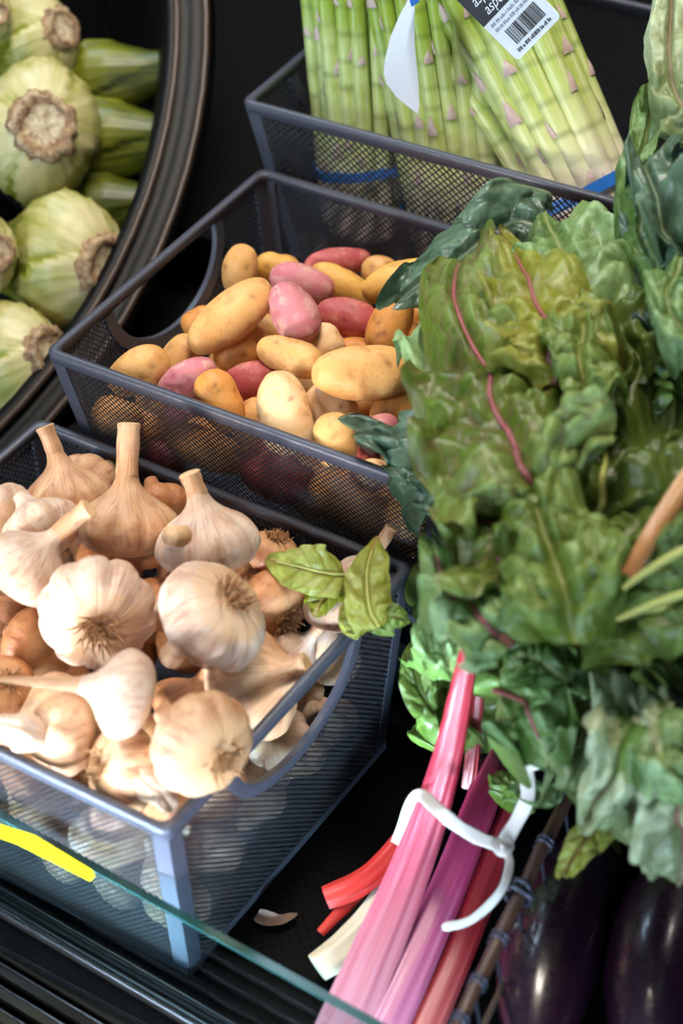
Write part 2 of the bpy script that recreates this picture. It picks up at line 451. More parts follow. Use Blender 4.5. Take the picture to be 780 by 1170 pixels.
        if hasH:
            hm=MB(); segs=22; vs=[]
            for i in range(segs+1):
                a=PI*i/segs
                row=[]
                for gr,nn in ((0,.0020),(.0040,.0028),(.0090,.0020),(.0090,-.0020),(0,-.0020)):
                    s_m=hc-(ha+gr)*math.cos(a); h=h0+(hb+gr)*math.sin(a)
                    k=t_*h/H
                    p=wall_pt(side,.5+s_m/(2*(D/2-k)),h)+N_*nn
                    row.append(P(*p))
                vs+=row
            fs=[(i*5+j,i*5+(j+1)%5,(i+1)*5+(j+1)%5,(i+1)*5+j) for i in range(segs) for j in range(5)]
            fs+=[(0,1,2,3,4),tuple(segs*5+j for j in (4,3,2,1,0))]
            hm.add(vs,fs); part(hm,'handle',M['powder'],root,True,.7)
    return b
GB=make_bin('black mesh bin heaped with garlic, nearest bin on the shelf',(0,0,0),0,.296,.155,.0033,.00040)
PB=make_bin('black mesh bin of tan and pink potatoes, middle bin of the three',(.0152,.2580,.0597),.014,.303,.136,.0031,.00040)
AB=make_bin('black mesh bin holding the green asparagus, farthest bin',(-.0044,.516,.110),.031,.303,.136,.0042,.00052)
def bin_local(b,p): return b.R.transposed()@(p-b.off)
def clamp_in(b,p,r,zmin=True,top=None):
    q=bin_local(b,p); h=max(0,-q.z); k=TAPER*h/b.H
    if q.z>r*.6: return p
    hw=b.W/2-k-r-.004; hd=BIN_D/2-k-r-.004
    q.x=max(-hw,min(hw,q.x)); q.y=max(-hd,min(hd,q.y)); q.z=max(-b.H+r+.003,q.z)
    return b.R@q+b.off

# ------------------------------------------------------------------ relaxation: move overlapping bodies apart along the view ray
def relax(items, b, iters=70, slack=.94):
    """items: dict(c=centre, ax=axis, hl=half length of core, r=radius)"""
    def sph(it):
        if it['hl']<.004: return [it['c']]
        n=4; return [it['c']+it['ax']*(it['hl']*(2*i/(n-1)-1)) for i in range(n)]
    for it in items: it['dir']=(it['c']-CAM).normalized()
    for k in range(iters):
        moved=0
        sp=[sph(i) for i in items]
        for i in range(len(items)):
            for j in range(i):
                a=items[i]; c=items[j]
                if (a['c']-c['c']).length>a['r']+c['r']+a['hl']+c['hl']: continue
                rr=(a['r']+c['r'])*slack; best=0; bd=None
                for p in sp[i]:
                    for q in sp[j]:
                        d=(p-q).length
                        if rr-d>best: best=rr-d; bd=p-q
                if best>.0003:
                    vd=toward(a['c'])
                    s=1 if a['lay']>c['lay'] or (a['lay']==c['lay'] and depth(a['c'])<depth(c['c'])) else -1
                    stepv=min(best*.5,.004)
                    dirn=(bd.normalized()*.35+vd*s*.8) if bd.length>1e-6 else vd*s
                    a['c']+=dirn*stepv*.5; c['c']-=dirn*stepv*.5; moved+=1
        for it in items:
            if it['lay']>=0:
                it['c']=it['c'].lerp(CAM+it['dir']*((it['c']-CAM).dot(it['dir'])),.6)
            if b is not None:
                ss=sph(it); sh=V((0,0,0))
                for p in ss:
                    d=clamp_in(b,p,it['r']*.92)-p
                    for ax in range(3):
                        if abs(d[ax])>abs(sh[ax]): sh[ax]=d[ax]
                it['c']+=sh
        if not moved: break

# ------------------------------------------------------------------ potatoes
def potato_mesh(L,W_,seed,bend,pinch):
    rnd=random.Random(seed); nu,nv=30,26
    off=V((rnd.random()*50,rnd.random()*50,rnd.random()*50))
    eyes=[V((rnd.uniform(-.8,.8),math.cos(a_),math.sin(a_))) for a_ in [rnd.uniform(0,2*PI) for _ in range(7)]]
    vs=[];cs=[]
    fat=rnd.uniform(-.08,.08)
    for i in range(nu+1):
        th=PI*i/nu; x=-math.cos(th); s=max(0,math.sin(th))**.78
        for k in range(nv):
            a=2*PI*k/nv
            rr=s*(1+fat*x-pinch*math.exp(-(x/.35)**2))
            p=V((x*L/2, rr*W_/2*math.cos(a), rr*W_/2*.92*math.sin(a)))
            nz=noise.noise(p*38+off)*.09+noise.noise(p*90+off)*.025
            p=V((p.x*(1+nz*.4),p.y*(1+nz),p.z*(1+nz)))
            dark=1.
            for e in eyes:
                q=V((x,math.cos(a),math.sin(a))) if s>.3 else V((x*2,0,0))
                d=math.hypot((q.x-e.x)*L/2, math.hypot(q.y-e.y,q.z-e.z)*W_/2)
                if d<.0055:
                    g=math.exp(-(d/.0026)**2); p*=1-.055*g; dark=min(dark,1-.75*math.exp(-(d/.002)**2))
            p.z+=bend*W_*((2*p.x/L)**2-.4); vs.append(p); cs.append((dark,dark,dark,1))
    fs=[(i*nv+k,i*nv+(k+1)%nv,(i+1)*nv+(k+1)%nv,(i+1)*nv+k) for i in range(nu) for k in range(nv)]
    mb=MB(); mb.add(vs,fs,0,cs); return mb
# u,v,len,wid,angle(deg, image, +down), colour, layer, label
PT=[
(157,425,74,50,-27,'tan',1,'tan potato lying alone in the front left corner of the potato bin'),
(203,415,70,42,-62,'tan',0,'tan potato tucked behind the left corner potato and beside the pink one'),
(274,309,58,40,-78,'tan',1,'upright tan potato at the back left of the potato pile'),
(317,306,50,36,10,'yellow',0,'yellow potato at the back between the upright tan one and the pink ones'),
(264,362,112,52,-40,'tan',2,'long tan potato slanting up to the right on the left of the pile'),
(227,367,40,32,-30,'orange',0,'small brown potato peeking from under the left end of the long slanted one'),
(345,324,74,42,18,'pink',1,'pink potato behind the speckled pale pink one'),
(335,358,72,50,62,'pink',2,'speckled pale pink potato standing out in the middle back of the pile'),
(386,300,74,32,-10,'red',0,'dusky red potato farthest back against the bin wall'),
(392,326,78,36,26,'yellow',0,'yellow potato lying between the back red one and the round red one'),
(433,310,40,34,0,'tan',0,'small tan potato at the back right, behind the yellow oblong one'),
(456,322,86,44,-18,'yellow',1,'oblong yellow potato at the back right just before the dark leaf'),
(397,363,70,44,12,'red',1,'smooth red potato in the middle of the pile right of the speckled pink one'),
(446,370,74,46,-66,'orange',1,'orange brown potato leaning upright beside the dark drooping leaf'),
(276,398,68,46,-32,'orange',1,'orange tan potato under the long slanted one'),
(331,407,78,42,20,'tan',2,'tan potato sloping down to the right in the pile centre'),
(370,394,48,46,60,'pale',1,'small pale potato above the largest potato'),
(403,399,44,28,0,'orange',0,'small orange potato half hidden behind the largest potato'),
(419,426,120,60,-2,'tan',2,'largest tan potato lying level across the right of the pile'),
(214,433,70,40,-30,'pink',1,'pink potato at the left front lying behind the orange tan egg-shaped one'),
(286,436,62,44,-18,'red',1,'red potato in the left middle under the orange tan one'),
(251,458,72,50,64,'orange',2,'egg-shaped orange tan potato standing at the left front'),
(213,463,56,36,-20,'pink',0,'pink potato low at the front rim left of the egg-shaped one'),
(325,472,98,62,78,'pale',2,'large pale tan potato standing upright at the front rim'),
(377,466,62,54,40,'pale',1,'round pale potato behind the tan one at the front rim'),
(383,504,64,50,82,'tan',2,'tan potato at the front rim right of the large pale one'),
(287,482,56,38,-70,'tan',0,'tan potato wedged between the egg-shaped and the large pale ones'),
(425,468,64,36,-10,'orange',0,'shadowed orange potato under the largest potato'),
(458,466,74,42,-24,'orange',1,'orange potato below the right end of the largest potato'),
(432,492,48,36,-20,'pink',1,'pink potato peeking over the dark leaf tip at the right front'),
(416,520,62,34,82,'red',0,'red potato at the front rim under the leaf tip'),
(430,541,44,30,10,'pale',0,'pale potato low behind the front rim near the leaf tip'),
(484,392,56,44,40,'orange',0,'orange potato half covered by leaf right of the leaning one'),
(482,362,52,36,10,'orange',0,'brown potato in the shade under the dark drooping leaf'),
(486,424,56,44,-40,'orange',0,'orange potato at the right end of the largest one, leaf against it'),
(177,456,44,34,20,'tan',0,'tan potato just showing over the left of the front rim'),
(309,378,48,40,0,'tan',0,'tan potato deep in the gap left of the speckled pink one'),
(355,435,56,44,10,'tan',0,'tan potato deep between the sloping and the largest ones'),
(352,505,60,40,80,'tan',-1,'tan potato deep in the gap at the front rim centre'),
]
# seen through the front mesh
PM=[
(132,480,62,50,5,'tan','tan potato seen through the mesh at the left end of the bin front'),
(236,516,104,48,16,'tan','long tan potato seen through the mesh of the bin front'),
(309,548,92,62,12,'red','red potato seen through the middle of the bin front mesh'),
(400,580,110,66,24,'tan','large tan potato seen through the right of the bin front mesh'),
(188,524,54,34,20,'red','dusky red potato low behind the left of the front mesh'),
(470,600,80,56,20,'tan','tan potato seen through the mesh at the right end of the bin front'),
]
pot=[]
for i,(u,v,L,W_,ang,colr,lay,lab) in enumerate(PT):
    z0=.030+.013*lay
    c=at(u,v,z0)
    s=pxm(c); a=math.radians(ang); rnd=random.Random(i)
    ax=imgdir(math.cos(a),math.sin(a),rnd.uniform(-.35,.35) if abs(ang)<50 else rnd.uniform(.0,.45))
    r=W_*s/2
    pot.append(dict(c=c,ax=ax,hl=max(0,L*s/2-r),r=r,lay=lay,L=L*s*1.04,W=W_*s*1.06,col=colr,lab=lab,seed=i,grp='potatoes in the middle bin'))
for i,(u,v,L,W_,ang,colr,lab) in enumerate(PM):
    c=at(u,v,y=PB.off.y-BIN_D/2+.012+W_*.00028); s=pxm(c); a=math.radians(ang)
    r=W_*s/2
    ax=(PB.R@V((math.cos(a),0,-math.sin(a)*.2))).normalized()
    pot.append(dict(c=c,ax=ax,hl=max(0,L*s/2-r),r=r,lay=-1,L=L*s,W=W_*s,col=colr,lab=lab,seed=100+i,grp='potatoes in the middle bin'))
rnd_=random.Random(11)
for k in range(18):
    p=PB.R@V((-.115+.046*(k%6),-.07+.07*(k//6),-.075+rnd_.uniform(-.01,.01)))+PB.off; a=rnd_.uniform(0,PI)
    pot.append(dict(c=p,ax=(PB.R@V((math.cos(a),math.sin(a),.1))).normalized(),hl=.014,r=.018,lay=-2,L=.064,W=.036,col='tan',lab='tan potato buried under the top layer of the potato pile',seed=200+k,grp='potatoes in the middle bin'))
relax(pot,PB)
for it in pot:
    rnd=random.Random(it['seed']*3+1)
    mb=potato_mesh(it['L'],it['W'],it['seed'],rnd.uniform(-.12,.12),rnd.choice([0,0,.06,.1]))
    o=mb.obj('potato',POT[it['col']],None,True)
    x=it['ax']; zv=toward(it['c']); y=zv.cross(x).normalized(); zv=x.cross(y)
    o.matrix_world=Matrix.Translation(it['c'])@Matrix((x,y,zv)).transposed().to_4x4()
    tag(o,it['lab'],'potato',it['grp'])

def leaf_mesh(path, width, N=None, roll=0, droop=.25, ruffle=.010, puff=.0035, fold=.008, seed=0, cup=0, nt=84, ns=60,
              shape=(.62,.6), cell=.015):
    """path: world points of the midrib base->tip; width: full width in m"""
    rnd=random.Random(seed+900); o3=V((rnd.uniform(0,60),rnd.uniform(0,60),rnd.uniform(0,60)))
    P_=[path[0]*2-path[1]]+list(path)+[path[-1]*2-path[-2]]
    def cr(t):
        x=t*(len(path)-1); i=min(int(x),len(path)-2); f=x-i; a,b,c,d=P_[i:i+4]
        return .5*((2*b)+(c-a)*f+(2*a-5*b+4*c-d)*f*f+(3*b-a-3*c+d)*f**3)
    pts=[cr(i/nt) for i in range(nt+1)]
    L=sum((pts[i+1]-pts[i]).length for i in range(nt))
    vs=[];cs=[];mid=[]
    n=V(N) if N is not None else None
    sp=min(L/4,rnd.uniform(.019,.026)); big_l=min(1,width/.06)
    wl=rnd.uniform(.026,.038)
    for i in range(nt+1):
        t=i/nt; p=pts[i]
        T=(pts[min(i+1,nt)]-pts[max(i-1,0)]).normalized()
        nn=n if n is not None else (toward(p)*.75+V((0,0,.35)))
        nn=(nn-T*nn.dot(T)).normalized()
        if roll: nn=Matrix.Rotation(roll,3,T)@nn
        B=T.cross(nn)
        e0,e1=shape
        w=width/2*(max(0,math.sin(PI*(.03+.955*t)**e0))**(e1*.8))*(1 if t<.9 else max(.02,1-((t-.9)/.1)**2.5)**.5)
        for j in range(ns+1):
            s=2*j/ns-1; as_=abs(s); sg=1 if s>0 else -1
            ww=w*(1+.28*noise.noise(V((t*L/.03,3*sg,seed*1.3)))+.12*noise.noise(V((t*L/.011,7*sg,seed*1.3))))
            lat=s*ww; al=t*L
            # lateral veins, bent towards the tip, wavering
            wob=noise.noise(V((lat*28,al*28,3))+o3)*.35
            q=(al-as_*ww*.8)/sp+(.4 if s<0 else 0)+wob
            fq=q-math.floor(q); dv=min(fq,1-fq)
            # blistered cells between the veins
            cp=V((lat/cell+wob,al/cell*1.1,seed*3.1))
            ds=noise.voronoi(cp)[0]; gap=min(1,(ds[1]-ds[0])*2.0)
            blister=(gap**.55)*(.45+1.1*abs(noise.noise(V((lat*22,al*22,1))+o3)))
            main=math.sin(PI*fq)**.5
            edgef=min(1,as_*5)*min(1,(1-t)*6+.15)*min(1,t*6+.2)
            puf=puff*(blister*.75+main*.7)*edgef
            q3=V((lat*15,al*15,5))+o3
            cre=(.5-abs(noise.noise(q3)))          # soft ridges / creases
            big=fold*(noise.noise(V((lat*9,al*9,5))+o3)*1.2*(.35+as_)+ (cre-.3)*.7 + noise.noise(V((lat*42,al*42,9))+o3)*.35)
            ruf=ruffle*as_**2.0*math.sin(al/wl*2*PI*.5+o3.x+(1.7 if s<0 else 0)+2.6*noise.noise(V((al*22,2*sg,2))+o3))
            curl=-ruffle*.9*max(0,as_-.72)**1.3*6*(.4+noise.noise(V((al*16,5*sg,4))+o3))
            dz=puf+big+ruf+curl-droop*lat*lat/max(width,.01)*2+cup*as_*w
            p2=p+B*(lat*(1-.22*abs(droop)*as_))+nn*dz+T*(as_**1.5*w*.12+ruffle*.8*as_*noise.noise(V((t*9,s*3,7))+o3))
            p2+=B*(fold*.5*noise.noise(V((lat*20,al*20,12))+o3))
            vs.append(p2)
            vein=max(0,1-dv*sp/.0013)*(1-as_*.7)*.5
            vein=max(vein,max(0,1-gap*3.2)*.28*big_l)
            vein=max(vein,max(0,1-as_*ww/.0020))
            crest_light=max(0,min(1,.25+puf/(puff*1.6+1e-6)*.45+(big/(fold+1e-6))*.35))  # crest height, drives the painted highlight
            cs.append((min(1,vein),crest_light,as_,1))
            if j==ns//2: mid.append(p2+nn*.0010)
    fs=[(i*(ns+1)+j,i*(ns+1)+j+1,(i+1)*(ns+1)+j+1,(i+1)*(ns+1)+j) for i in range(nt) for j in range(ns)]
    mb=MB(); mb.add(vs,fs,0,cs)
    return mb,mid,L

# ------------------------------------------------------------------ garlic
def make_garlic(it):
    c=it['c']; R_=it['r']; ax=it['ax']; rnd=random.Random(it['seed']+500)
    root=thing('garlic_bulb',c,it['lab'],'garlic','garlic in the nearest bin')
    ref=V((.3,.2,.9)) if abs(ax.z)<.8 else V((1,.1,0))
    bx=(ref-ax*ref.dot(ax)).normalized(); by=ax.cross(bx)
    lobes=rnd.choice([7,8,9,10]); amp=rnd.uniform(.03,.055) if it['lobed'] else .008
    phs=[rnd.uniform(-.25,.25) for _ in range(lobes)]
    squash=rnd.uniform(.80,.88)
    prof=[]
    nk=.20*rnd.uniform(.9,1.15)
    ctrl=[(-.74,.02),(-.78,.12),(-.80,.26),(-.74,.52),(-.56,.80),(-.30,.96),(-.05,1.0),(.20,.95),(.42,.80),(.60,.60),(.76,.42),(.92,.30),(1.08,.235),(1.25,nk)]
    nv=72; vs=[]; cs=[]; uvs=[]; npr=40
    def interp(t):
        x=t*(len(ctrl)-1); i=min(int(x),len(ctrl)-2); f=x-i
        p0=ctrl[max(i-1,0)];p1=ctrl[i];p2=ctrl[i+1];p3=ctrl[min(i+2,len(ctrl)-1)]
        def cr(a,b,c_,d): return .5*((2*b)+(-a+c_)*f+(2*a-5*b+4*c_-d)*f*f+(-a+3*b-3*c_+d)*f**3)
        return cr(p0[0],p1[0],p2[0],p3[0]),max(.01,cr(p0[1],p1[1],p2[1],p3[1]))
    o3=V((rnd.random()*40,)*3)
    bend_dir=(bx*rnd.uniform(-1,1)+by*rnd.uniform(-1,1)).normalized()
    for i in range(npr+1):
        h,r=interp(i/npr)
        fade=math.sin(PI*min(1,max(0,(h+.85)/1.75)))**.7
        for k in range(nv):
            a=2*PI*k/nv
            q=(a/(2*PI)*lobes+phs[int(a/(2*PI)*lobes)%lobes]*0)%1
            lob=(abs(math.sin(PI*q))**.55-.75)*amp*2.2*fade
            rr=r*(1+lob+.03*math.sin(2*a+o3.x)*fade)
            p=bx*(math.cos(a)*rr)+by*(math.sin(a)*rr)+ax*(h*squash if h<.5 else .5*squash+(h-.5)*squash)
            n_=noise.noise(p*2.4+o3)*.035*fade+noise.noise(p*7+o3)*.012
            p=p*(1+n_)
            if h>.7: p+=bend_dir*(h-.7)**2*.18
            vs.append(c+p*R_); uvs.append((k/nv,h)); d=1 if h>-.6 else .55
            cs.append((d,d,d,1))
    fs=[(i*nv+k,i*nv+(k+1)%nv,(i+1)*nv+(k+1)%nv,(i+1)*nv+k) for i in range(npr) for k in range(nv)]
    fs.append(tuple(range(nv-1,-1,-1)))
    mb=MB(); mb.add(vs,fs,0,cs,uvs); part(mb,'bulb',GAR[it['col']],root)
    # cut stem
    L=it['stem']
    if L>0:
        base=c+(ax*(1.16*squash)+bend_dir*(.46**2)*.18)*R_
        d0=(ax+bend_dir*.20).normalized()
        d1=(d0+it.get('sbend',V((0,0,0)))).normalized()
        pts=[];rad=[]; n=8
        p=base.copy()
        for i in range(n+1):
            f=i/n; d=(d0*(1-f)+d1*f).normalized()
            pts.append(p.copy()); rad.append(R_*(nk*1.02)*(1+.04*math.sin(f*9+o3.x)+(.10 if i==n else 0)) if not it.get('taper') else R_*nk*(1.02-.7*f))
            p=p+d*(L/n)
        mb=MB(); mb.tube(pts,rad,14,0,False,prof=lambda a,t_:1+.06*math.sin(3*a+o3.y),ref=bx)
        for i in range(len(mb.uv)): mb.uv[i]=(mb.uv[i][0]*.3, mb.uv[i][1]*20)
        b_=len(mb.v); e=mb.v[-14:]
        mb.add([pts[-1]+(q-pts[-1])*s_+ (pts[-1]-pts[-2]).normalized()*o_ for s_,o_ in ((1,0),(.86,.0006),(.4,-.0004)) for q in e],
               [(i*14+k,i*14+(k+1)%14,(i+1)*14+(k+1)%14,(i+1)*14+k) for i in range(2) for k in range(14)]+[tuple(28+k for k in range(14))],1)
        part(mb,'stem',[GAR['cream' if it['col']!='tan' else 'tan'],M['cut']],root)
    if it['roots']:
        mb=MB(); rb=c-ax*(.70*squash)*R_
        mb.tube([rb+ax*.1*R_,rb-ax*.06*R_,rb-ax*.10*R_],[R_*.30,R_*.29,R_*.1],14)
        for k in range(90):
            a=rnd.uniform(0,2*PI); q=rnd.uniform(.03,.30)*R_
            o_=bx*math.cos(a)+by*math.sin(a)
            p0=rb+o_*q; sp=rnd.uniform(.1,.9); ln=rnd.uniform(.14,.42)*R_
            d=(-ax+o_*sp*q/(.12*R_)*.7).normalized()
            j=V((rnd.uniform(-1,1),rnd.uniform(-1,1),rnd.uniform(-1,1)))*.5
            p1=p0+d*ln*.5; p2=p1+(d+j).normalized()*ln*.5
            mb.tube([p0,p1,p2],[.0007,.0006,.0003],4)
        part(mb,'roots',M['root'],root)
    return root
# u,v,r, stem(dx,dy,dz), stem px, colour, lobed, roots, layer, label
GL=[
(76,568,47,(-.2,-1,.15),34,'cream',1,0,1,'garlic bulb with a tall upright stem at the far left of the bin back'),
(145,598,54,(.0,-1,.12),58,'cream',1,0,2,'garlic bulb with the tallest straight stem, standing at the back'),
(237,618,54,(-.16,-1,.25),26,'white',1,0,2,'big white garlic with a short stem touching the far rim'),
(33,648,47,(.62,-.72,.2),48,'white',0,0,2,'smooth white garlic at the left edge with stem slanting up to the right'),
(110,698,64,(-.12,-.55,-.9),0,'white',1,1,3,'large white garlic showing its brown root end at left centre'),
(240,706,61,(-.60,.52,-.60),26,'white',1,1,3,'large white garlic in the centre, root tuft up and stem to lower left'),
(141,793,48,(-.97,-.26,.15),92,'white',0,0,3,'smooth pale garlic with a long neck pointing left'),
(66,828,54,(-1,.12,.3),34,'cream',1,0,1,'tan garlic with a frayed neck at the left front rim'),
(228,848,60,(-.62,-.38,-.62),0,'cream',1,1,3,'garlic with a broad brown root end on its right near the front corner'),
(308,788,65,(.80,-.30,.52),12,'cream',1,0,2,'biggest garlic at the right, neck turned to the handle'),
(140,884,50,(.75,.1,-.5),0,'cream',1,1,2,'garlic at the front rim with a dark root hollow facing left'),
(309,690,44,(-.5,-.5,-.5),0,'tan',1,1,1,'crumpled tan garlic right of the central white one'),
(336,744,30,(.74,-.64,.35),20,'white',0,0,2,'small garlic at the right with a cut stem pointing at the leaves'),
(386,697,34,(.1,-.9,.3),10,'white',0,0,1,'smooth white garlic half hidden behind the small green leaf'),
(110,552,40,(.4,-.5,-.6),0,'cream',1,1,0,'pale garlic with root end up behind the leftmost tall stem'),
(183,582,36,(-.3,-.7,-.5),0,'tan',1,0,0,'brown garlic hidden behind the bulb with the tallest stem'),
(6,588,36,(-.6,-.3,-.6),0,'white',1,1,1,'garlic with purple brown roots at the left edge of the picture'),
(46,604,42,(-.4,-.6,-.3),0,'white',1,0,1,'white garlic behind the one with the slanting stem'),
(310,634,30,(-.3,.8,-.4),0,'tan',1,1,0,'small garlic with shaggy roots behind the large green leaf'),
(118,650,40,(.86,-.1,.1),26,'tan',0,0,1,'tan garlic under the large white one, its stem pointing right'),
(42,738,46,(-.5,-.2,-.5),0,'tan',1,0,1,'orange tan garlic below the large white one at left'),
(4,786,36,(-.3,.3,-.6),0,'tan',1,1,1,'tan garlic at the left edge level with the long pale neck'),
(2,706,32,(-.5,-.5,.2),0,'tan',1,0,0,'tan garlic at the left edge under the smooth white one'),
(184,690,36,(.2,-.6,-.5),0,'tan',1,0,0,'tan garlic between the two large white bulbs'),
(212,806,40,(.5,-.75,.25),22,'tan',1,0,1,'shadowed tan garlic with shaggy roots beside the smooth pale one'),
(196,918,36,(.5,.3,-.5),0,'tan',1,0,0,'tan garlic low in the front right corner of the bin'),
(376,748,36,(.2,-.4,-.7),0,'white',1,0,0,'greyish garlic behind the handle opening'),
(424,655,30,(.38,-.9,.25),34,'white',0,0,1,'garlic behind the upright leaf, white stem end above the far rim'),
(30,880,40,(-.8,.1,-.4),0,'cream',1,0,0,'cream garlic low at the left end of the front rim'),
(330,850,40,(.2,.4,-.7),0,'white',1,1,0,'white garlic low behind the handle opening'),
(268,742,34,(.5,.4,-.5),0,'tan',1,0,-1,'tan garlic deep under the central white bulb'),
(285,655,34,(.5,.4,-.5),0,'tan',1,0,-1,'tan garlic deep below the short-stemmed white bulb'),
]
GF=[ (76,1050,40,'white garlic seen low through the front mesh behind the glass'),(150,940,44,'white garlic seen through the front mesh under the rim by the corner'),
# seen through the front mesh: u,v,r
(30,935,44,'white garlic seen through the front mesh at the left edge'),
(108,955,50,'white garlic seen through the front mesh above the yellow strip end'),
(170,1010,40,'white garlic seen through the front mesh beside the corner post'),
(40,1000,36,'white garlic seen through the front mesh behind the yellow strip'),
(116,1030,40,'white garlic seen through the front mesh below the glass edge'),
]
GS=[ (300,1000,40,'pale garlic seen low through the side mesh above the dry leaf scrap'),(405,800,40,'pale garlic seen through the side mesh at its far end'),
# seen through the right-hand mesh
(262,968,46,'white garlic seen through the side mesh next to the front post'),
(318,900,46,'white garlic seen through the side mesh under the handle front'),
(262,1040,38,'white garlic low in the side mesh near the corner'),
(372,845,42,'white garlic seen through the side mesh under the handle'),
(330,965,36,'pale garlic seen low through the middle of the side mesh'),
]
gar=[]
rnd_=random.Random(3)
for k,(u,v) in enumerate([(80,640),(170,660),(230,740),(150,720),(90,770),(60,690),(20,650),(270,700),(120,840),(180,830),(250,800),(330,700),(20,840),(90,900),(240,900),(290,840),(220,660),(350,780),(150,640)]):
    GL.append((u+rnd_.randint(-6,6),v+rnd_.randint(-6,6),46,(rnd_.uniform(-1,1),rnd_.uniform(-1,1),-.4),0,'tan',1,0,-2,'tan garlic buried under the top layer of the heap'))  # tan colour stands in for warm light bounced between bulbs in the gaps
for i,(u,v,r,sd,sl,colr,lob,ro,lay,lab) in enumerate(GL):
    r*=1.06; c=at(u,v,-.020+.012*lay); s=pxm(c)
    gar.append(dict(c=c,ax=imgdir(*sd),hl=0,r=r*s,lay=lay,stem=sl*s,col=colr,lobed=lob,roots=ro,lab=lab,seed=i,taper=(i==6)))
for i,(u,v,r,lab) in enumerate(GF):
    c=at(u,v,y=-.125+.008+r*.00056); s=pxm(c); rnd=random.Random(i)
    gar.append(dict(c=c,ax=V((rnd.uniform(-1,1),rnd.uniform(0,1),rnd.uniform(-.3,1))).normalized(),hl=0,r=r*s,lay=-1,stem=0,col='white',lobed=1,roots=0,lab=lab,seed=60+i))
for i,(u,v,r,lab) in enumerate(GS):
    c=at(u,v,x=.148-.010-r*.00056); s=pxm(c); rnd=random.Random(i+20)
    gar.append(dict(c=c,ax=V((rnd.uniform(-1,0),rnd.uniform(-1,1),rnd.uniform(-.3,1))).normalized(),hl=0,r=r*s,lay=-1,stem=0,col='white',lobed=1,roots=0,lab=lab,seed=80+i))
relax(gar,GB,70,.93)
FLAKES={7:[(52,838),(28,832),(4,826),(-20,822)],10:[(150,872),(168,892),(184,905),(196,925)]}
for it in gar:
    g=make_garlic(it)
    if it['seed'] in FLAKES:
        dd_=(it['c']-CAM).length-it['r']*1.02
        pth=[CAM+ray(*q).normalized()*(dd_+.006*abs(i_-1.2)) for i_,q in enumerate(FLAKES[it['seed']])]
        fm,_,_=leaf_mesh(pth,.026 if it['seed']!=9 else .04,ruffle=.004,puff=.001,fold=.006,seed=it['seed']+200,nt=30,ns=24,droop=.8,shape=(.5,.5))
        fm.c=[(1,1,1,1)]*len(fm.v); part(fm,'papery_skin',GAR['white'],g)
    if it['seed']==2:
        # a second short neck on this bulb
        c=it['c']; d=imgdir(-.55,-.1,.85); p0=c+d*it['r']*.8; mb=MB()
        mb.tube([p0,p0+d*.008,p0+d*.013],[.0075,.0058,.0062],14); part(mb,'stem',M['cut'],g)

# ------------------------------------------------------------------ leaves
FOLD=2.1; PUFF=1.6; RUF=1.7
def add_leaf(root, px, zs, width_px, tone, vein='vein', vr=(.0032,.0008), **kw):
    if not hasattr(zs,'__len__'): zs=[zs]*len(px)
    path=[at(u,v,z) for (u,v),z in zip(px,zs)]
    w=width_px*pxm(path[len(path)//2])
    k_=min(1,width_px/90)
    kw['fold']=kw.get('fold',.008)*FOLD*k_; kw['puff']=kw.get('puff',.0035)*PUFF*(.5+.5*k_); kw['ruffle']=kw.get('ruffle',.010)*RUF*k_
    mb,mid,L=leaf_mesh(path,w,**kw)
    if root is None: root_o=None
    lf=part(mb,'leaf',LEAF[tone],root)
    if vein:
        vb=MB(); m=len(mid); k=int(m*.88)
        vb.tube(mid[:k],[vr[0]+(vr[1]-vr[0])*i/(k-1) for i in range(k)],8,cols=lambda t_,a:(t_,0,0,1))
        part(vb,'midrib',STK[vein],lf)
    return lf
def stalk(root, px, zs, wpx, tone, name='stalk', ridges=5, flat=.62, ridge=.10, **kw):
    if not hasattr(zs,'__len__'): zs=[zs]*len(px)
    path=[at(u,v,z) for (u,v),z in zip(px,zs)]
    # subdivide
    P_=[path[0]*2-path[1]]+path+[path[-1]*2-path[-2]]; pts=[];rad=[]
    n=26
    for k in range(n+1):
        x=k/n*(len(path)-1); i=min(int(x),len(path)-2); f=x-i; a,b,c,d=P_[i:i+4]
        p=.5*((2*b)+(c-a)*f+(2*a-5*b+4*c-d)*f*f+(3*b-a-3*c+d)*f**3)
        pts.append(p); rad.append((wpx[i]*(1-f)+wpx[i+1]*f)*pxm(p)/2)
    mb=MB(); ref=toward(pts[0])
    ph=random.uniform(0,6)
    def prof(a,t_):
        r=1+ridge*math.cos(a*ridges*2+ph)*(.6+.4*math.sin(t_*7+ph))
        return (math.cos(a)*flat*r, math.sin(a)*r)
    mb.tube(pts,rad,40,0,True,prof=prof,cols=lambda t_,a:(1-t_,0,0,1),ref=ref)
    return part(mb,name,STK[tone],root,True,.9)

# --- main chard bunch
CB=thing('rainbow_chard_bunch',at(560,960,-.150),'big bunch of rainbow chard with red and pink stalks tied with a white band','chard','rainbow chard bunches')
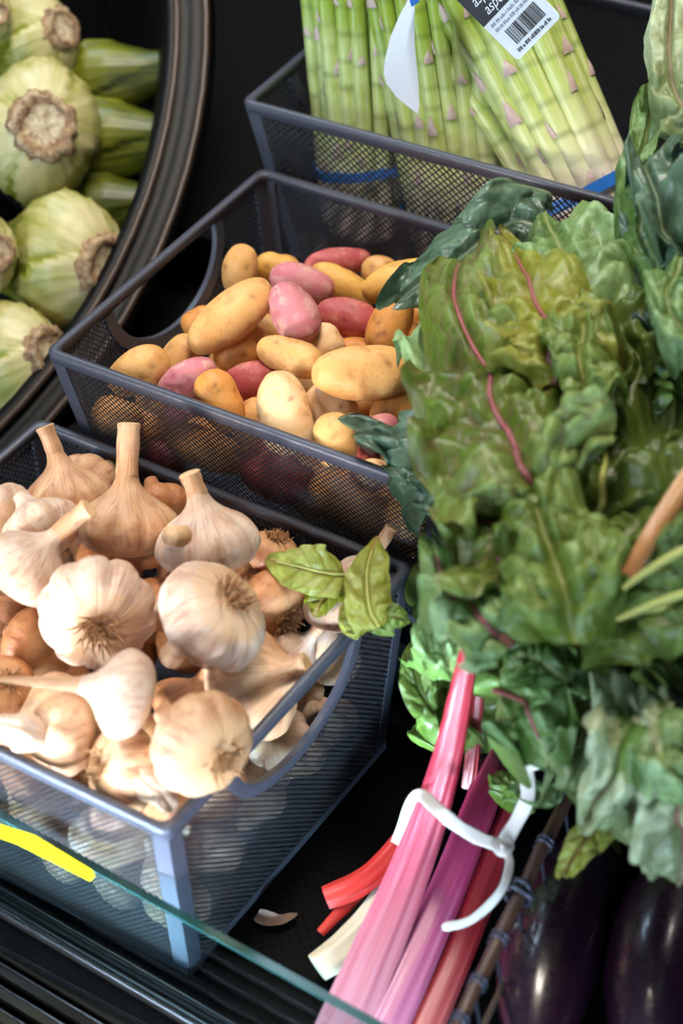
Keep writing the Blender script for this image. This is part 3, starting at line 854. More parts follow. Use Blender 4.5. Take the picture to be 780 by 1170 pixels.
# stalks  (top -> bottom)
stalk(CB,[(546,705),(536,745),(507,880),(466,1000),(388,1185)],[.050,.034,-.040,-.090,-.128],[16,22,36,46,62],'red',ridges=4)
stalk(CB,[(572,860),(545,930),(505,1030),(432,1190)],[-.062,-.086,-.112,-.132],[22,38,42,50],'magenta',ridges=4)
stalk(CB,[(556,870),(530,950),(495,1040),(455,1120)],[-.080,-.100,-.122,-.136],[18,24,24,26],'rust',ridges=3)
stalk(CB,[(585,925),(555,1010),(520,1100),(478,1195)],[-.088,-.110,-.128,-.138],[24,32,34,36],'rust',ridges=4)
stalk(CB,[(485,950),(440,1030),(405,1075),(362,1106)],[-.120,-.130,-.136,-.140],[26,38,40,34],'cream',ridges=3,flat=.5)
stalk(CB,[(470,948),(440,985),(410,1010),(372,1026)],[-.104,-.112,-.118,-.124],[22,28,26,24],'scarlet',ridges=3,flat=.4,ridge=.2)
stalk(CB,[(420,1010),(395,1035),(366,1066)],[-.124,-.130,-.136],[12,16,10],'scarlet',ridges=2,flat=.5)
stalk(CB,[(548,770),(540,860),(535,900)],[-.02,-.068,-.090],[14,16,16],'rust')
# under-layer: dark leaves that fill the heap
add_leaf(CB,[(640,860),(640,700),(620,520),(600,330)],[-.06,.0,.04,.06],330,'dark',None,seed=1,fold=.014,droop=.35)
add_leaf(CB,[(560,860),(545,720),(530,600),(520,440)],[-.07,-.02,.02,.05],150,'dark',None,seed=2,droop=.5)
add_leaf(CB,[(720,760),(740,600),(740,450),(720,330)],[-.02,.03,.06,.08],220,'dark',None,seed=3,fold=.012)
# upper left drooping bluish leaf
add_leaf(CB,[(625,262),(570,262),(510,300),(458,352)],[.125,.122,.105,.080],118,'teal',None,seed=4,fold=.009,droop=.5,shape=(.55,.6))
# leaf lying on potatoes, lower left
add_leaf(CB,[(545,545),(500,515),(455,498),(406,486)],[.08,.088,.088,.076],110,'teal',None,seed=5,ruffle=.014,fold=.012,droop=.2,shape=(.5,.7))
add_leaf(CB,[(530,600),(500,560),(470,535),(440,520)],[.06,.068,.074,.066],84,'teal',None,seed=6,ruffle=.012,fold=.010)
# left bluish crinkled edge
add_leaf(CB,[(560,500),(515,460),(492,410),(505,350)],[.10,.108,.108,.10],80,'fresh',None,seed=7,ruffle=.016,fold=.012,shape=(.6,.5))
# top crumpled leaves
add_leaf(CB,[(640,400),(650,340),(640,290),(625,246)],[.150,.160,.150,.128],176,'fresh',None,seed=8,fold=.014,ruffle=.014,shape=(.6,.5))
add_leaf(CB,[(730,440),(715,370),(690,310),(655,245)],[.135,.150,.150,.110],110,'dark',None,seed=9,fold=.012,ruffle=.012)
# large right-centre leaf
add_leaf(CB,[(672,725),(672,600),(676,470),(650,300)],[.095,.130,.145,.120],190,'dark','palevein',seed=10,fold=.016,puff=.006,ruffle=.014,shape=(.7,.6))
# upper crinkled leaf with purple vein
add_leaf(CB,[(634,440),(632,390),(615,335),(585,272)],[.160,.170,.168,.125],150,'lime','vein',seed=11,vr=(.0022,.0006),fold=.010,ruffle=.012,shape=(.6,.55))
add_leaf(CB,[(668,470),(672,420),(668,380),(655,335)],[.164,.172,.172,.160],100,'mid',None,seed=12,fold=.010,puff=.006,shape=(.6,.5),droop=.6)
# main left leaf with long pink midrib
add_leaf(CB,[(645,590),(600,535),(560,460),(535,380),(545,285)],[.140,.160,.162,.155,.115],200,'midpink','vein',seed=13,vr=(.0026,.0008),fold=.013,puff=.006,ruffle=.013,droop=.22,shape=(.62,.55))
# middle leaf below it
add_leaf(CB,[(650,735),(640,660),(620,590),(590,540)],[.12,.145,.155,.150],170,'mid',None,seed=14,fold=.012,puff=.006,shape=(.6,.55))
# lower left light green with pink veins
add_leaf(CB,[(600,660),(570,620),(540,580),(515,515)],[.13,.142,.140,.122],125,'midpink','vein',seed=15,vr=(.0022,.0008),fold=.012,ruffle=.014,shape=(.6,.5))
add_leaf(CB,[(580,740),(545,710),(515,675),(492,610)],[.10,.112,.112,.095],110,'fresh','vein',seed=16,vr=(.0026,.001),fold=.012,ruffle=.014,shape=(.6,.5))
# around the big stalk
add_leaf(CB,[(525,780),(508,750),(498,720),(505,680)],[.01,.026,.036,.036],80,'fresh',None,seed=17,ruffle=.012,fold=.01,shape=(.6,.5))
add_leaf(CB,[(530,860),(508,830),(500,780),(520,730)],[-.06,-.04,-.03,-.01],64,'mid',None,seed=18,ruffle=.010,fold=.01)
add_leaf(CB,[(500,820),(482,790),(476,760),(482,725)],[-.04,-.02,-.01,.0],44,'dark',None,seed=19,ruffle=.006)
add_leaf(CB,[(560,790),(590,790),(612,805),(640,868)],[.03,.05,.055,.03],130,'fresh','vein',seed=20,vr=(.002,.0008),ruffle=.014,fold=.013,shape=(.6,.5))
add_leaf(CB,[(650,770),(625,748),(595,742),(570,735)],[.06,.078,.080,.075],90,'fresh',None,seed=21,ruffle=.012,fold=.012)
add_leaf(CB,[(610,930),(590,905),(575,890),(568,880)],[-.06,-.05,-.045,-.05],44,'mid',None,seed=22,ruffle=.008,fold=.006)
add_leaf(CB,[(640,900),(622,908),(605,905),(590,890)],[-.05,-.045,-.04,-.04],40,'fresh',None,seed=23,ruffle=.008,fold=.006)
# white tie
def ribbon(root,name,px,zs,w,mat):
    path=[at(u,v,z) for (u,v),z in zip(px,zs)]; P_=[path[0]*2-path[1]]+path+[path[-1]*2-path[-2]]
    pts=[];n=8*(len(path)-1)
    for k in range(n+1):
        x=k/n*(len(path)-1); i=min(int(x),len(path)-2); f=x-i; a,b,c,d=P_[i:i+4]
        pts.append(.5*((2*b)+(c-a)*f+(2*a-5*b+4*c-d)*f*f+(3*b-a-3*c+d)*f**3))
    mb=MB(); vs=[]; m=len(pts)
    for i,p in enumerate(pts):
        T=(pts[min(i+1,m-1)]-pts[max(i-1,0)]).normalized(); n_=(toward(p)+V((0,0,.3))); n_=(n_-T*n_.dot(T)).normalized(); b_=T.cross(n_)
        ww=w/2*(1+.05*math.sin(i*.7))*(.6 if i in (0,m-1) else 1)
        for k in range(10):
            a=2*PI*k/10; vs.append(p+b_*(ww*math.cos(a))+n_*(ww*.12*math.sin(a)+.0003*math.sin(i*.6)))
    fs=[(i*10+k,i*10+(k+1)%10,(i+1)*10+(k+1)%10,(i+1)*10+k) for i in range(m-1) for k in range(10)]+[tuple(range(9,-1,-1)),tuple((m-1)*10+k for k in range(10))]
    mb.add(vs,fs)
    return part(mb,name,mat,root)
ribbon(CB,'tie',[(446,985),(460,945),(477,908),(500,925),(522,943),(548,958),(574,967)],[-.118,-.092,-.050,-.030,-.036,-.046,-.056],.0078,M['white_tie'])
ribbon(CB,'tie',[(574,966),(592,935),(603,908),(602,878),(618,868)],[-.056,-.045,-.035,-.025,-.02],.0088,M['white_tie'])
ribbon(CB,'tie',[(572,966),(582,985),(572,1018),(540,1050),(505,1060)],[-.054,-.056,-.064,-.078,-.082],.0052,M['white_tie'])
ribbon(CB,'tie',[(566,962),(573,972),(580,966),(573,958)],[-.050,-.048,-.05,-.051],.0075,M['white_tie'])

# --- right-hand bunch behind (dark leaves with pale ribs)
CR=thing('rainbow_chard_bunch',at(770,560,-.02),'dark chard bunch at the right edge with an apricot stalk','chard','rainbow chard bunches')
add_leaf(CR,[(690,735),(740,640),(790,560),(830,470)],[.07,.13,.145,.15],200,'dark',None,seed=30,fold=.006,puff=.003)
add_leaf(CR,[(660,740),(720,705),(780,680),(850,640)],[.06,.115,.13,.135],130,'dark','palevein',seed=31,fold=.006)
add_leaf(CR,[(700,690),(745,655),(790,630),(850,590)],[.10,.14,.155,.16],80,'dark','palevein',seed=32,fold=.005)
add_leaf(CR,[(690,745),(722,670),(750,570),(770,450)],[.09,.125,.14,.13],120,'dark',None,seed=34,fold=.004,puff=.002,ruffle=.004)
stalk(CR,[(800,620),(770,634),(740,652),(712,672)],[.165,.162,.156,.146],[11,10,8,5],'palevein',name='rib',ridges=2,ridge=.04)
stalk(CR,[(810,672),(775,680),(740,692),(705,708)],[.150,.148,.142,.132],[10,9,7,4],'palevein',name='rib',ridges=2,ridge=.04)
stalk(CR,[(800,530),(770,572),(742,615),(718,658)],[.168,.165,.160,.148],[26,24,22,18],'apricot')
add_leaf(CR,[(790,560),(775,480),(770,420),(760,350)],[.05,.09,.11,.12],130,'dark',None,seed=33,fold=.01)
# --- top right bunch
CT=thing('rainbow_chard_bunch',at(790,330,.06),'bunch of chard leaves at the top right beside the asparagus','chard','rainbow chard bunches')
add_leaf(CT,[(790,420),(775,350),(765,290),(750,240)],[.14,.165,.165,.15],110,'teal',None,seed=40,fold=.012,ruffle=.012)
add_leaf(CT,[(810,170),(785,120),(765,60),(770,-30)],[.20,.225,.235,.23],70,'pale',None,seed=41,fold=.008)
add_leaf(CT,[(755,310),(735,230),(730,170),(748,95)],[.17,.185,.185,.175],62,'fresh',None,seed=42,fold=.012,ruffle=.014,shape=(.6,.5))
add_leaf(CT,[(800,300),(775,250),(755,200),(765,145)],[.19,.205,.205,.195],90,'teal',None,seed=43,fold=.014,ruffle=.014,shape=(.6,.5))
add_leaf(CT,[(810,420),(785,370),(770,320),(775,270)],[.18,.195,.20,.19],86,'fresh',None,seed=44,fold=.014,ruffle=.014,shape=(.6,.5))
add_leaf(CT,[(760,300),(735,270),(720,245),(716,215)],[.15,.165,.165,.155],50,'teal',None,seed=45,fold=.01)
add_leaf(CT,[(830,140),(800,90),(790,40),(800,-30)],[.19,.215,.22,.215],90,'mid',None,seed=46,fold=.01)
# --- lower right bunch
CL=thing('rainbow_chard_bunch',at(760,900,-.10),'chard bunch with pale leaves drooping over the eggplants','chard','rainbow chard bunches')
stalk(CL,[(672,735),(688,748),(706,770)],[.045,.045,.03],[14,18,18],'red')
add_leaf(CL,[(700,790),(690,760),(672,735),(655,735)],[.04,.055,.05,.04],60,'lime',None,seed=50,ruffle=.010,fold=.008)
add_leaf(CL,[(720,745),(722,810),(700,870),(680,930)],[.05,.065,.055,.02],110,'pale',None,seed=51,ruffle=.012,fold=.014,shape=(.6,.5))
add_leaf(CL,[(740,750),(770,830),(775,910),(765,1010)],[.05,.07,.045,-.02],130,'pale','vein',seed=52,vr=(.0016,.0006),ruffle=.012,fold=.014,shape=(.6,.5))
add_leaf(CL,[(700,760),(690,830),(700,900),(735,975)],[.03,.045,.03,-.01],130,'pale',None,seed=53,ruffle=.012,fold=.013,shape=(.6,.5))
add_leaf(CL,[(690,755),(730,740),(765,750),(800,790)],[.06,.08,.08,.07],90,'mid',None,seed=54,ruffle=.012,fold=.012,shape=(.6,.5))
add_leaf(CL,[(760,760),(745,830),(760,880),(800,920)],[.07,.09,.085,.07],80,'fresh',None,seed=55,ruffle=.014,fold=.014,shape=(.6,.5))
add_leaf(CL,[(700,935),(680,950),(662,970),(645,1000)],[-.02,-.012,-.015,-.03],46,'lime',None,seed=56,ruffle=.006,fold=.006)
add_leaf(CL,[(715,950),(700,935),(685,938),(665,946)],[-.015,-.006,-.006,-.015],34,'lime',None,seed=57,ruffle=.006,fold=.006)

# --- loose leaves in the garlic bin
lo=thing('chard_leaf',at(350,655,.0),'loose green leaf lying flat on the garlic by the far rim','leaf','loose leaves on the garlic')
add_leaf(lo,[(392,657),(368,655),(340,648),(304,640)],[.016,.022,.024,.018],62,'lime','palevein',seed=60,vr=(.0012,.0005),ruffle=.004,fold=.005,puff=.002,shape=(.6,.55))
add_leaf(lo,[(392,660),(378,675),(365,692),(358,706)],[.012,.014,.012,.006],48,'lime',None,seed=61,ruffle=.004,fold=.005,puff=.002)
lo=thing('chard_leaf',at(430,690,.0),'loose green leaf standing upright over the back right rim of the garlic bin','leaf','loose leaves on the garlic')
add_leaf(lo,[(436,716),(424,694),(422,660),(432,612)],[.030,.036,.038,.034],60,'lime','palevein',seed=62,vr=(.0012,.0005),ruffle=.004,fold=.006,puff=.002,shape=(.62,.6))
add_leaf(lo,[(418,705),(435,704),(450,704),(468,712)],[.026,.032,.034,.026],40,'mid',None,seed=63,ruffle=.004,fold=.006,puff=.002)
add_leaf(lo,[(420,720),(405,712),(398,700),(394,684)],[.018,.020,.018,.012],36,'lime',None,seed=64,ruffle=.006,fold=.006,puff=.002)

# ------------------------------------------------------------------ asparagus
def spear(root, base, top, r, seed, curve=.0, bendv=None):
    rnd=random.Random(seed); n=60; pts=[];rad=[]
    d=top-base; L=d.length
    side=(bendv if bendv is not None else V((rnd.uniform(-1,1),rnd.uniform(-1,1),0)))*(curve+rnd.uniform(-.004,.004))
    for i in range(n+1):
        f=i/n; p=base+d*f+side*math.sin(PI*f)
        pts.append(p)
        k=1.04-.16*f
        if f>.80: k*= max(.06,1+.10*math.sin((f-.80)/.2*PI)-((f-.80)/.2)**2.2)
        rad.append(r*k)
    mb=MB()
    nodes=[]; f=rnd.uniform(.04,.14); a=rnd.uniform(0,6.28)
    while f<.97:
        nodes.append((f,a)); f+=rnd.uniform(.075,.115)*(1-.55*max(0,f-.55)); a+=2.4+rnd.uniform(-.3,.3)
    mb.tube(pts,rad,12,0,True,prof=lambda a_,t_:1+.02*math.cos(a_*5+seed),cols=lambda t_,a_:(min(1,t_*1.35),max([0]+[1-abs(t_-q)/.012 for q,_ in nodes])*.55 if t_<.95 else 0,0,1),ref=V((1,.2,0)))
    # triangular scales
    for f,a in nodes:
        i=min(int(f*n),n-1); g=f*n-i; p=pts[i].lerp(pts[i+1],g); T=(pts[i+1]-pts[i]).normalized()
        rr=rad[i]; nr=V((1,.2,0)); nr=(nr-T*nr.dot(T)).normalized(); bn=T.cross(nr)
        hgt=rr*rnd.uniform(1.1,2.2); vs=[];rows=6;cols_=7
        for y in range(rows):
            fy=y/(rows-1); hw=.55*(1-fy**1.3)
            for x in range(cols_):
                aa=a+hw*(2*x/(cols_-1)-1)
                rad_=rr*(1.03+.10*math.sin(PI*min(1,fy*1.1))*(1-((2*x/(cols_-1)-1))**2)) + .0003
                vs.append(p+T*(hgt*fy)+(nr*math.cos(aa)+bn*math.sin(aa))*rad_)
        mb.add(vs,[(y*cols_+x,y*cols_+x+1,(y+1)*cols_+x+1,(y+1)*cols_+x) for y in range(rows-1) for x in range(cols_-1)],1)
    return part(mb,'spear',[M['asp'],M['bract']],root)
def band(root,cpt,axis,r,h=.006,ell=1.0):
    mb=MB(); axis=axis.normalized(); x=V((1,0,0)); x=(x-axis*x.dot(axis)).normalized(); y=axis.cross(x)
    n=40; vs=[]
    for k in range(n):
        a=2*PI*k/n; rr=r*(1+.03*math.sin(9*a))
        o_=x*math.cos(a)*rr+y*math.sin(a)*rr*ell
        for dr,dh in ((0,-h/2),(.0012,-h/2),(.0012,h/2),(0,h/2)):
            vs.append(cpt+o_*(1+dr/r)+axis*dh)
    fs=[(k*4+j,k*4+(j+1)%4,((k+1)%n)*4+(j+1)%4,((k+1)%n)*4+j) for k in range(n) for j in range(4)]
    mb.add(vs,fs); return part(mb,'rubber_band',M['blue_band'],root,True,.7)
def asp_bunch(label, base_px, zb, yb, top_px, ztop, n_front, spread_b, spread_t, r, seed, rows=3, dep=.026):
    bc=at(*base_px,y=yb) if zb is None else at(*base_px,zb)
    tc=at(*top_px,y=yb+.03)
    root=thing('asparagus_bunch',bc,label,'asparagus','asparagus bunches in the far bin')
    ax=(tc-bc); Lw=.235
    ax.normalize()
    rt=V((1,0,0)); rt=(rt-ax*rt.dot(ax)).normalized(); bk=ax.cross(rt); 
    if bk.y<0: bk=-bk
    rnd=random.Random(seed)
    for row in range(rows):
        m=n_front-row%2
        for k in range(m):
            f=(k+.5)/m*2-1
            arc=math.sqrt(max(0,1-(f*.9)**2))
            b=bc+rt*(f*spread_b+rnd.uniform(-.001,.001))+bk*(-dep*arc*(1-row*.75)+rnd.uniform(-.002,.002))+ax*rnd.uniform(-.006,.004)
            t_=bc+ax*(Lw+rnd.uniform(-.02,.02))+rt*(f*spread_t+rnd.uniform(-.003,.003))+bk*(-dep*1.3*arc*(1-row*.75))
            spear(root,b,t_,r*rnd.uniform(.86,1.12),seed*50+row*12+k)
    return root,bc,ax,rt,bk
A1,b1,x1,r1,k1=asp_bunch('asparagus bunch at the left of the far bin, blue band low',(424,252),None,.452,(410,0),.2,6,.031,.036,.0068,1)
band(A1,b1+x1*.047,x1+V((-.12,0,-.0)),.0415,.0075,.95)
A2,b2,x2,r2,k2=asp_bunch('asparagus bunch in the middle of the far bin with a blank white tag',(540,280),None,.452,(506,0),.2,7,.037,.052,.0080,2)
band(A2,b2+x2*.030,x2,.0500,.0075,.90)
A3,b3,x3,r3,k3=asp_bunch('asparagus bunch at the right of the far bin with a barcode label',(696,258),None,.456,(560,-8),.2,6,.028,.050,.0094,4,dep=.026)
band(A3,b3+x3*.030,x3,.0425,.0085,1.0)
# blank white tag on the middle bunch
def leafcard(root,name,outline_px,y,bulge,mat):
    mb=MB(); pts=[at(u,v,y=y) for u,v in outline_px]; c=sum(pts,V())/len(pts)
    n=len(pts); vs=[c+toward(c)*bulge]; vs+=[c.lerp(p,.5)+toward(c)*bulge*.75 for p in pts]+pts
    fs=[(0,1+i,1+(i+1)%n) for i in range(n)]+[(1+i,1+n+i,1+n+(i+1)%n,1+(i+1)%n) for i in range(n)]
    mb.add(vs,fs); return part(mb,name,mat,root)
leafcard(A2,'paper_tag',[(468,-4),(474,2),(473,20),(474,55),(478,95),(479,120),(477,130),(466,122),(452,110),(441,95),(438,84),(440,66),(446,42),(456,18)],.395,.004,M['white_paper'])
leafcard(A2,'rubber_band',[(466,-6),(476,-8),(479,2),(470,8)],.393,.002,M['blue_band'])
# barcode label on the right bunch
lc=[(536,-30),(604,-76),(641,19),(589,70)]
ly=.392
P00=at(521,-28,y=ly); P10=at(610,-75,y=ly-.002); P11=at(640,19,y=ly-.004); P01=at(591,70,y=ly-.002)
# label local frame: origin at lower-left (as read), ex along text, ey up
ll=at(591,70,y=ly); lr=at(641,19,y=ly); 
ex=(lr-ll); LW=ex.length; ex.normalize(); nn=toward(ll); nn=(nn-ex*nn.dot(ex)).normalized(); ey=nn.cross(ex)
def Lp(a,b,h=0): return ll+ex*(a*LW)+ey*(b*LW)+nn*h
mb=MB()
def quad(mb,a0,b0,a1,b1,h,rad=0):
    mb.add([Lp(a0,b0,h),Lp(a1,b0,h),Lp(a1,b1,h),Lp(a0,b1,h)],[(0,1,2,3)])
# rounded card with thickness
pts=[]
for cx,cy,a0 in ((.93,.07,-90),(.93,1.93,0),(.07,1.93,90),(.07,.07,180)):
    for i in range(5):
        a=math.radians(a0+22.5*i); pts.append((cx+.07*math.cos(a),cy+.07*math.sin(a)))
n=len(pts); mb.add([Lp(a,b,0) for a,b in pts]+[Lp(a,b,-.0006) for a,b in pts],[tuple(range(n)),tuple(range(2*n-1,n-1,-1))]+[(i,n+i,n+(i+1)%n,(i+1)%n) for i in range(n)])
card=part(mb,'label_card',M['white_paper'],A3,False)
mb=MB(); quad(mb,0.0,.60,1.0,1.9,.0003); part(mb,'black_panel',M['ink'],card,False)
mb=MB(); quad(mb,.26,1.02,.98,1.75,.0006); part(mb,'logo_panel',M['white_paper'],card,False)
mb=MB(); quad(mb,.30,1.08,.98,1.70,.0009); part(mb,'logo',M['red_ink'],card,False)
mb=MB(); rnd=random.Random(5); x=.20
while x<.84:
    w=rnd.choice([.008,.012,.02,.03]); quad(mb,x,.15,x+w,.38,.0004); x+=w+rnd.choice([.010,.014,.02])
part(mb,'barcode',M['ink'],card,False)
def text(s,a,b,size,mat,name,slant=0):
    fc=bpy.data.curves.new(name,'FONT'); fc.body=s; fc.size=size*LW; fc.shear=slant; fc.resolution_u=3
    ob=bpy.data.objects.new(name,fc); COL.objects.link(ob)
    bpy.context.view_layer.update()
    me=bpy.data.meshes.new_from_object(ob.evaluated_get(bpy.context.evaluated_depsgraph_get()))
    bpy.data.objects.remove(ob)
    mb=MB(); mb.add([Lp(a,b,.0006)+ex*v.co.x+ey*v.co.y for v in me.vertices],[tuple(p.vertices) for p in me.polygons])
    bpy.data.meshes.remove(me)
    return part(mb,name,mat,card,False)
text('asparagus',.14,.84,.20,M['white_paper'],'lettering',.3)
text('asperges',.20,.66,.20,M['white_paper'],'lettering',.3)
for b_,h_,a0_,a1_,mt_ in ((.06,.05,.14,.86,'ink'),(.51,.045,.10,.92,'ink_grey'),(.43,.045,.10,.88,'ink_grey')):
    mb=MB(); x=a0_
    while x<a1_:                       # print too small to read
        w=rnd.choice([.014,.022,.03]); quad(mb,x,b_,x+w,b_+h_*rnd.choice([.7,1,1]),.0004); x+=w+rnd.choice([.012,.012,.03])
    part(mb,'fine_print',M[mt_],card,False)

# ------------------------------------------------------------------ fennel tub
nT=(V((.35,-.42,.84))).normalized()
c0=at(150,220,x=-.235)
def onplane(u,v):
    d=ray(u,v); return CAM+d*((c0-CAM).dot(nT)/d.dot(nT))
ax1=(V((1,0,0))-nT*nT.x).normalized(); ax2=nT.cross(ax1)
rim_px=[(185,0),(183,60),(170,150),(150,220),(120,300),(75,370),(20,440),(0,465)]
pp=[(onplane(u,v)-c0) for u,v in rim_px]; pp=[(q.dot(ax1),q.dot(ax2)) for q in pp]
# least squares circle
def solve3(A,bv):
    m=[list(A[i])+[bv[i]] for i in range(3)]
    for i in range(3):
        pv=max(range(i,3),key=lambda r:abs(m[r][i])); m[i],m[pv]=m[pv],m[i]
        for r in range(3):
            if r!=i:
                f=m[r][i]/m[i][i]; m[r]=[x-f*y for x,y in zip(m[r],m[i])]
    return [m[i][3]/m[i][i] for i in range(3)]
AtA=[[0]*3 for _ in range(3)]; Atb=[0]*3
for x,y in pp:
    row=(2*x,2*y,1); bb=x*x+y*y
    for i in range(3):
        Atb[i]+=row[i]*bb
        for j in range(3): AtA[i][j]+=row[i]*row[j]
cx,cy,cc=solve3(AtA,Atb); TR=math.sqrt(cc+cx*cx+cy*cy); TC=c0+ax1*cx+ax2*cy
print('asp3 base',b3[:]); print('tub radius',TR,'centre',TC)
tub=thing('fennel_tub',TC-nT*.16,'round black tub with a thick ridged rim at the left, holding fennel','tub')
def lathe(prof,n=96):
    mb=MB(); vs=[TC+ax1*(r*math.cos(2*PI*k/n))+ax2*(r*math.sin(2*PI*k/n))+nT*h for r,h in prof for k in range(n)]
    m=len(prof); mb.add(vs,[(i*n+k,i*n+(k+1)%n,(i+1)*n+(k+1)%n,(i+1)*n+k) for i in range(m-1) for k in range(n)]); return mb
part(lathe([(TR*.9,-.16),(TR*.97,-.08),(TR,-.01),(TR+.002,0),(TR+.010,.003),(TR+.016,-.004),(TR+.022,-.001),(TR+.036,-.002),(TR+.041,-.010),(TR+.036,-.018),(TR+.02,-.03),(TR+.01,-.17)]),'rim',M['rubber'],tub)
for rr_,hh_ in ((.012,.003),(.034,-.001)):
    part(lathe([(TR+rr_+.0028*math.cos(a_*PI/4),hh_+.0028*math.sin(a_*PI/4)) for a_ in range(9)]),'highlight_ridge',M['rim_highlight'],tub)  # thin rings coloured as the two brown highlight lines on the rim
mb=lathe([(.001,-.155),(TR*.9,-.155),(TR*.9,-.17),(.001,-.17)]); part(mb,'tub_base',M['black'],tub)
def make_fennel(u,v,r_px,rootdir,label,rise=.0,stalks=True,long=1.0,green=0.):
    c=onplane(u,v)+nT*rise
    c=CAM+(c-CAM)  # on the tub contents
    R_=r_px*pxm(c); ax=-imgdir(*rootdir)   # axis points to the stalk end
    rnd=random.Random(int(u*7+v)); ref=V((.2,.3,.9)) if abs(ax.z)<.8 else V((1,0,0))
    bx=(ref-ax*ref.dot(ax)).normalized(); by=ax.cross(bx)
    root=thing('fennel_bulb',c,label,'fennel','fennel bulbs in the round tub')
    ctrl=[(-.86,.05),(-.88,.30),(-.78,.55),(-.5,.86),(-.1,1.0),(.3,.92),(.7,.72),(1.1,.56),(1.5,.5)]
    n=64; mb=MB(); vs=[];cs=[];uvs=[]; m=30
    for i in range(m+1):
        x=i/m*(len(ctrl)-1); k0=min(int(x),len(ctrl)-2); f=x-k0; f=f*f*(3-2*f) if k0==0 else f
        h=ctrl[k0][0]*(1-f)+ctrl[k0+1][0]*f; r=ctrl[k0][1]*(1-f)+ctrl[k0+1][1]*f
        for k in range(n):
            a=2*PI*k/n
            lay=((a/(2*PI)*4+h*.35)%1)
            rr=r*(1+.10*(lay-.5)*min(1,r*1.5)+.015*math.cos(22*a))
            rr*= (1+.10*math.cos(2*a))
            vs.append(c+(bx*math.cos(a)*rr+by*math.sin(a)*rr+ax*(h*long if h>0 else h))*R_); uvs.append((k/n,h))
            g=min(1,max(0,.12+green+(h+.6)*.36+.25*(lay<.12)+.2*noise.noise(V((math.cos(a)*2,math.sin(a)*2,h*2+u)))))
            cs.append((g,0,0,1))
    mb.add(vs,[(i*n+k,i*n+(k+1)%n,(i+1)*n+(k+1)%n,(i+1)*n+k) for i in range(m) for k in range(n)],0,cs,uvs)
    part(mb,'bulb',M['fennel'],root)
    # root plate
    mb=MB(); rb=c-ax*.84*R_; vs=[];cs=[]; nn_=32
    for i,(rr,h,w) in enumerate([(.54,.10,.1),(.50,-.02,.0),(.45,-.09,.45),(.38,-.11,.1),(.32,-.08,.0),(.27,-.05,.7),(.12,-.05,1),(.0,-.05,.9)]):
        for k in range(nn_):
            a=2*PI*k/nn_; j=1+.22*noise.noise(V((math.cos(a)*3,math.sin(a)*3,i*.6+u)))+.10*noise.noise(V((math.cos(a)*9,math.sin(a)*9,i+u)))
            vs.append(rb+(bx*math.cos(a)+by*math.sin(a))*(rr*j*R_)+ax*(h*R_)); cs.append((w,w,w,1))
    mb.add(vs,[(i*nn_+k,(i+1)*nn_+k,(i+1)*nn_+(k+1)%nn_,i*nn_+(k+1)%nn_) for i in range(7) for k in range(nn_)],0,cs)
    part(mb,'root_end',M['fennel_root'],root)
    if stalks:
        for q in range(3):
            a=2*PI*q/3+.4; o_=bx*math.cos(a)+by*math.sin(a)
            p0=c+ax*(1.2*long)*R_+o_*.25*R_; p1=p0+(ax+o_*.1)*R_*.35; mb=MB()
            mb.tube([p0,p0.lerp(p1,.5)+o_*.05*R_,p1],[.30*R_,.27*R_,.24*R_],20,prof=lambda a_,t_:1+.05*math.cos(a_*9),cols=lambda t_,a_:(.7+.2*t_,0,0,1))
            part(mb,'stalk',M['fennel'],root)
make_fennel(40,138,76,(.22,.05,.95),'large fennel bulb with its round root end facing the viewer',-.02)
make_fennel(72,282,74,(.76,.12,.64),'fennel bulb in the middle of the left edge, root end to the right',-.03)
make_fennel(-22,290,46,(.6,.05,.8),'pale fennel root end cut off by the left edge, below the large bulb',.0)
make_fennel(12,398,64,(.78,-.18,.6),'lowest fennel bulb at the left edge, shaggy root to the right',-.03)
make_fennel(36,24,52,(.72,-.15,.60),'fennel bulb at the top left above the large one',-.03)
make_fennel(-12,22,30,(.5,.2,.8),'fennel in the top left corner, only its white edge in view',.01)
make_fennel(104,52,44,(-.95,.1,-.2),'yellow green fennel lying across the top, stalks to the right',-.06,True,1.4,.28)
make_fennel(108,122,46,(-.95,.0,-.2),'yellow green fennel between the large bulb and the tub rim',-.06,True,1.4,.28)
make_fennel(104,196,40,(-.95,.05,-.2),'shaded fennel low between the large bulb and the rim',-.07,True,1.3,.5)
make_fennel(70,460,44,(.3,.9,.1),'dark fennel at the bottom of the tub under the lowest bulb',-.09,False,1,.6)

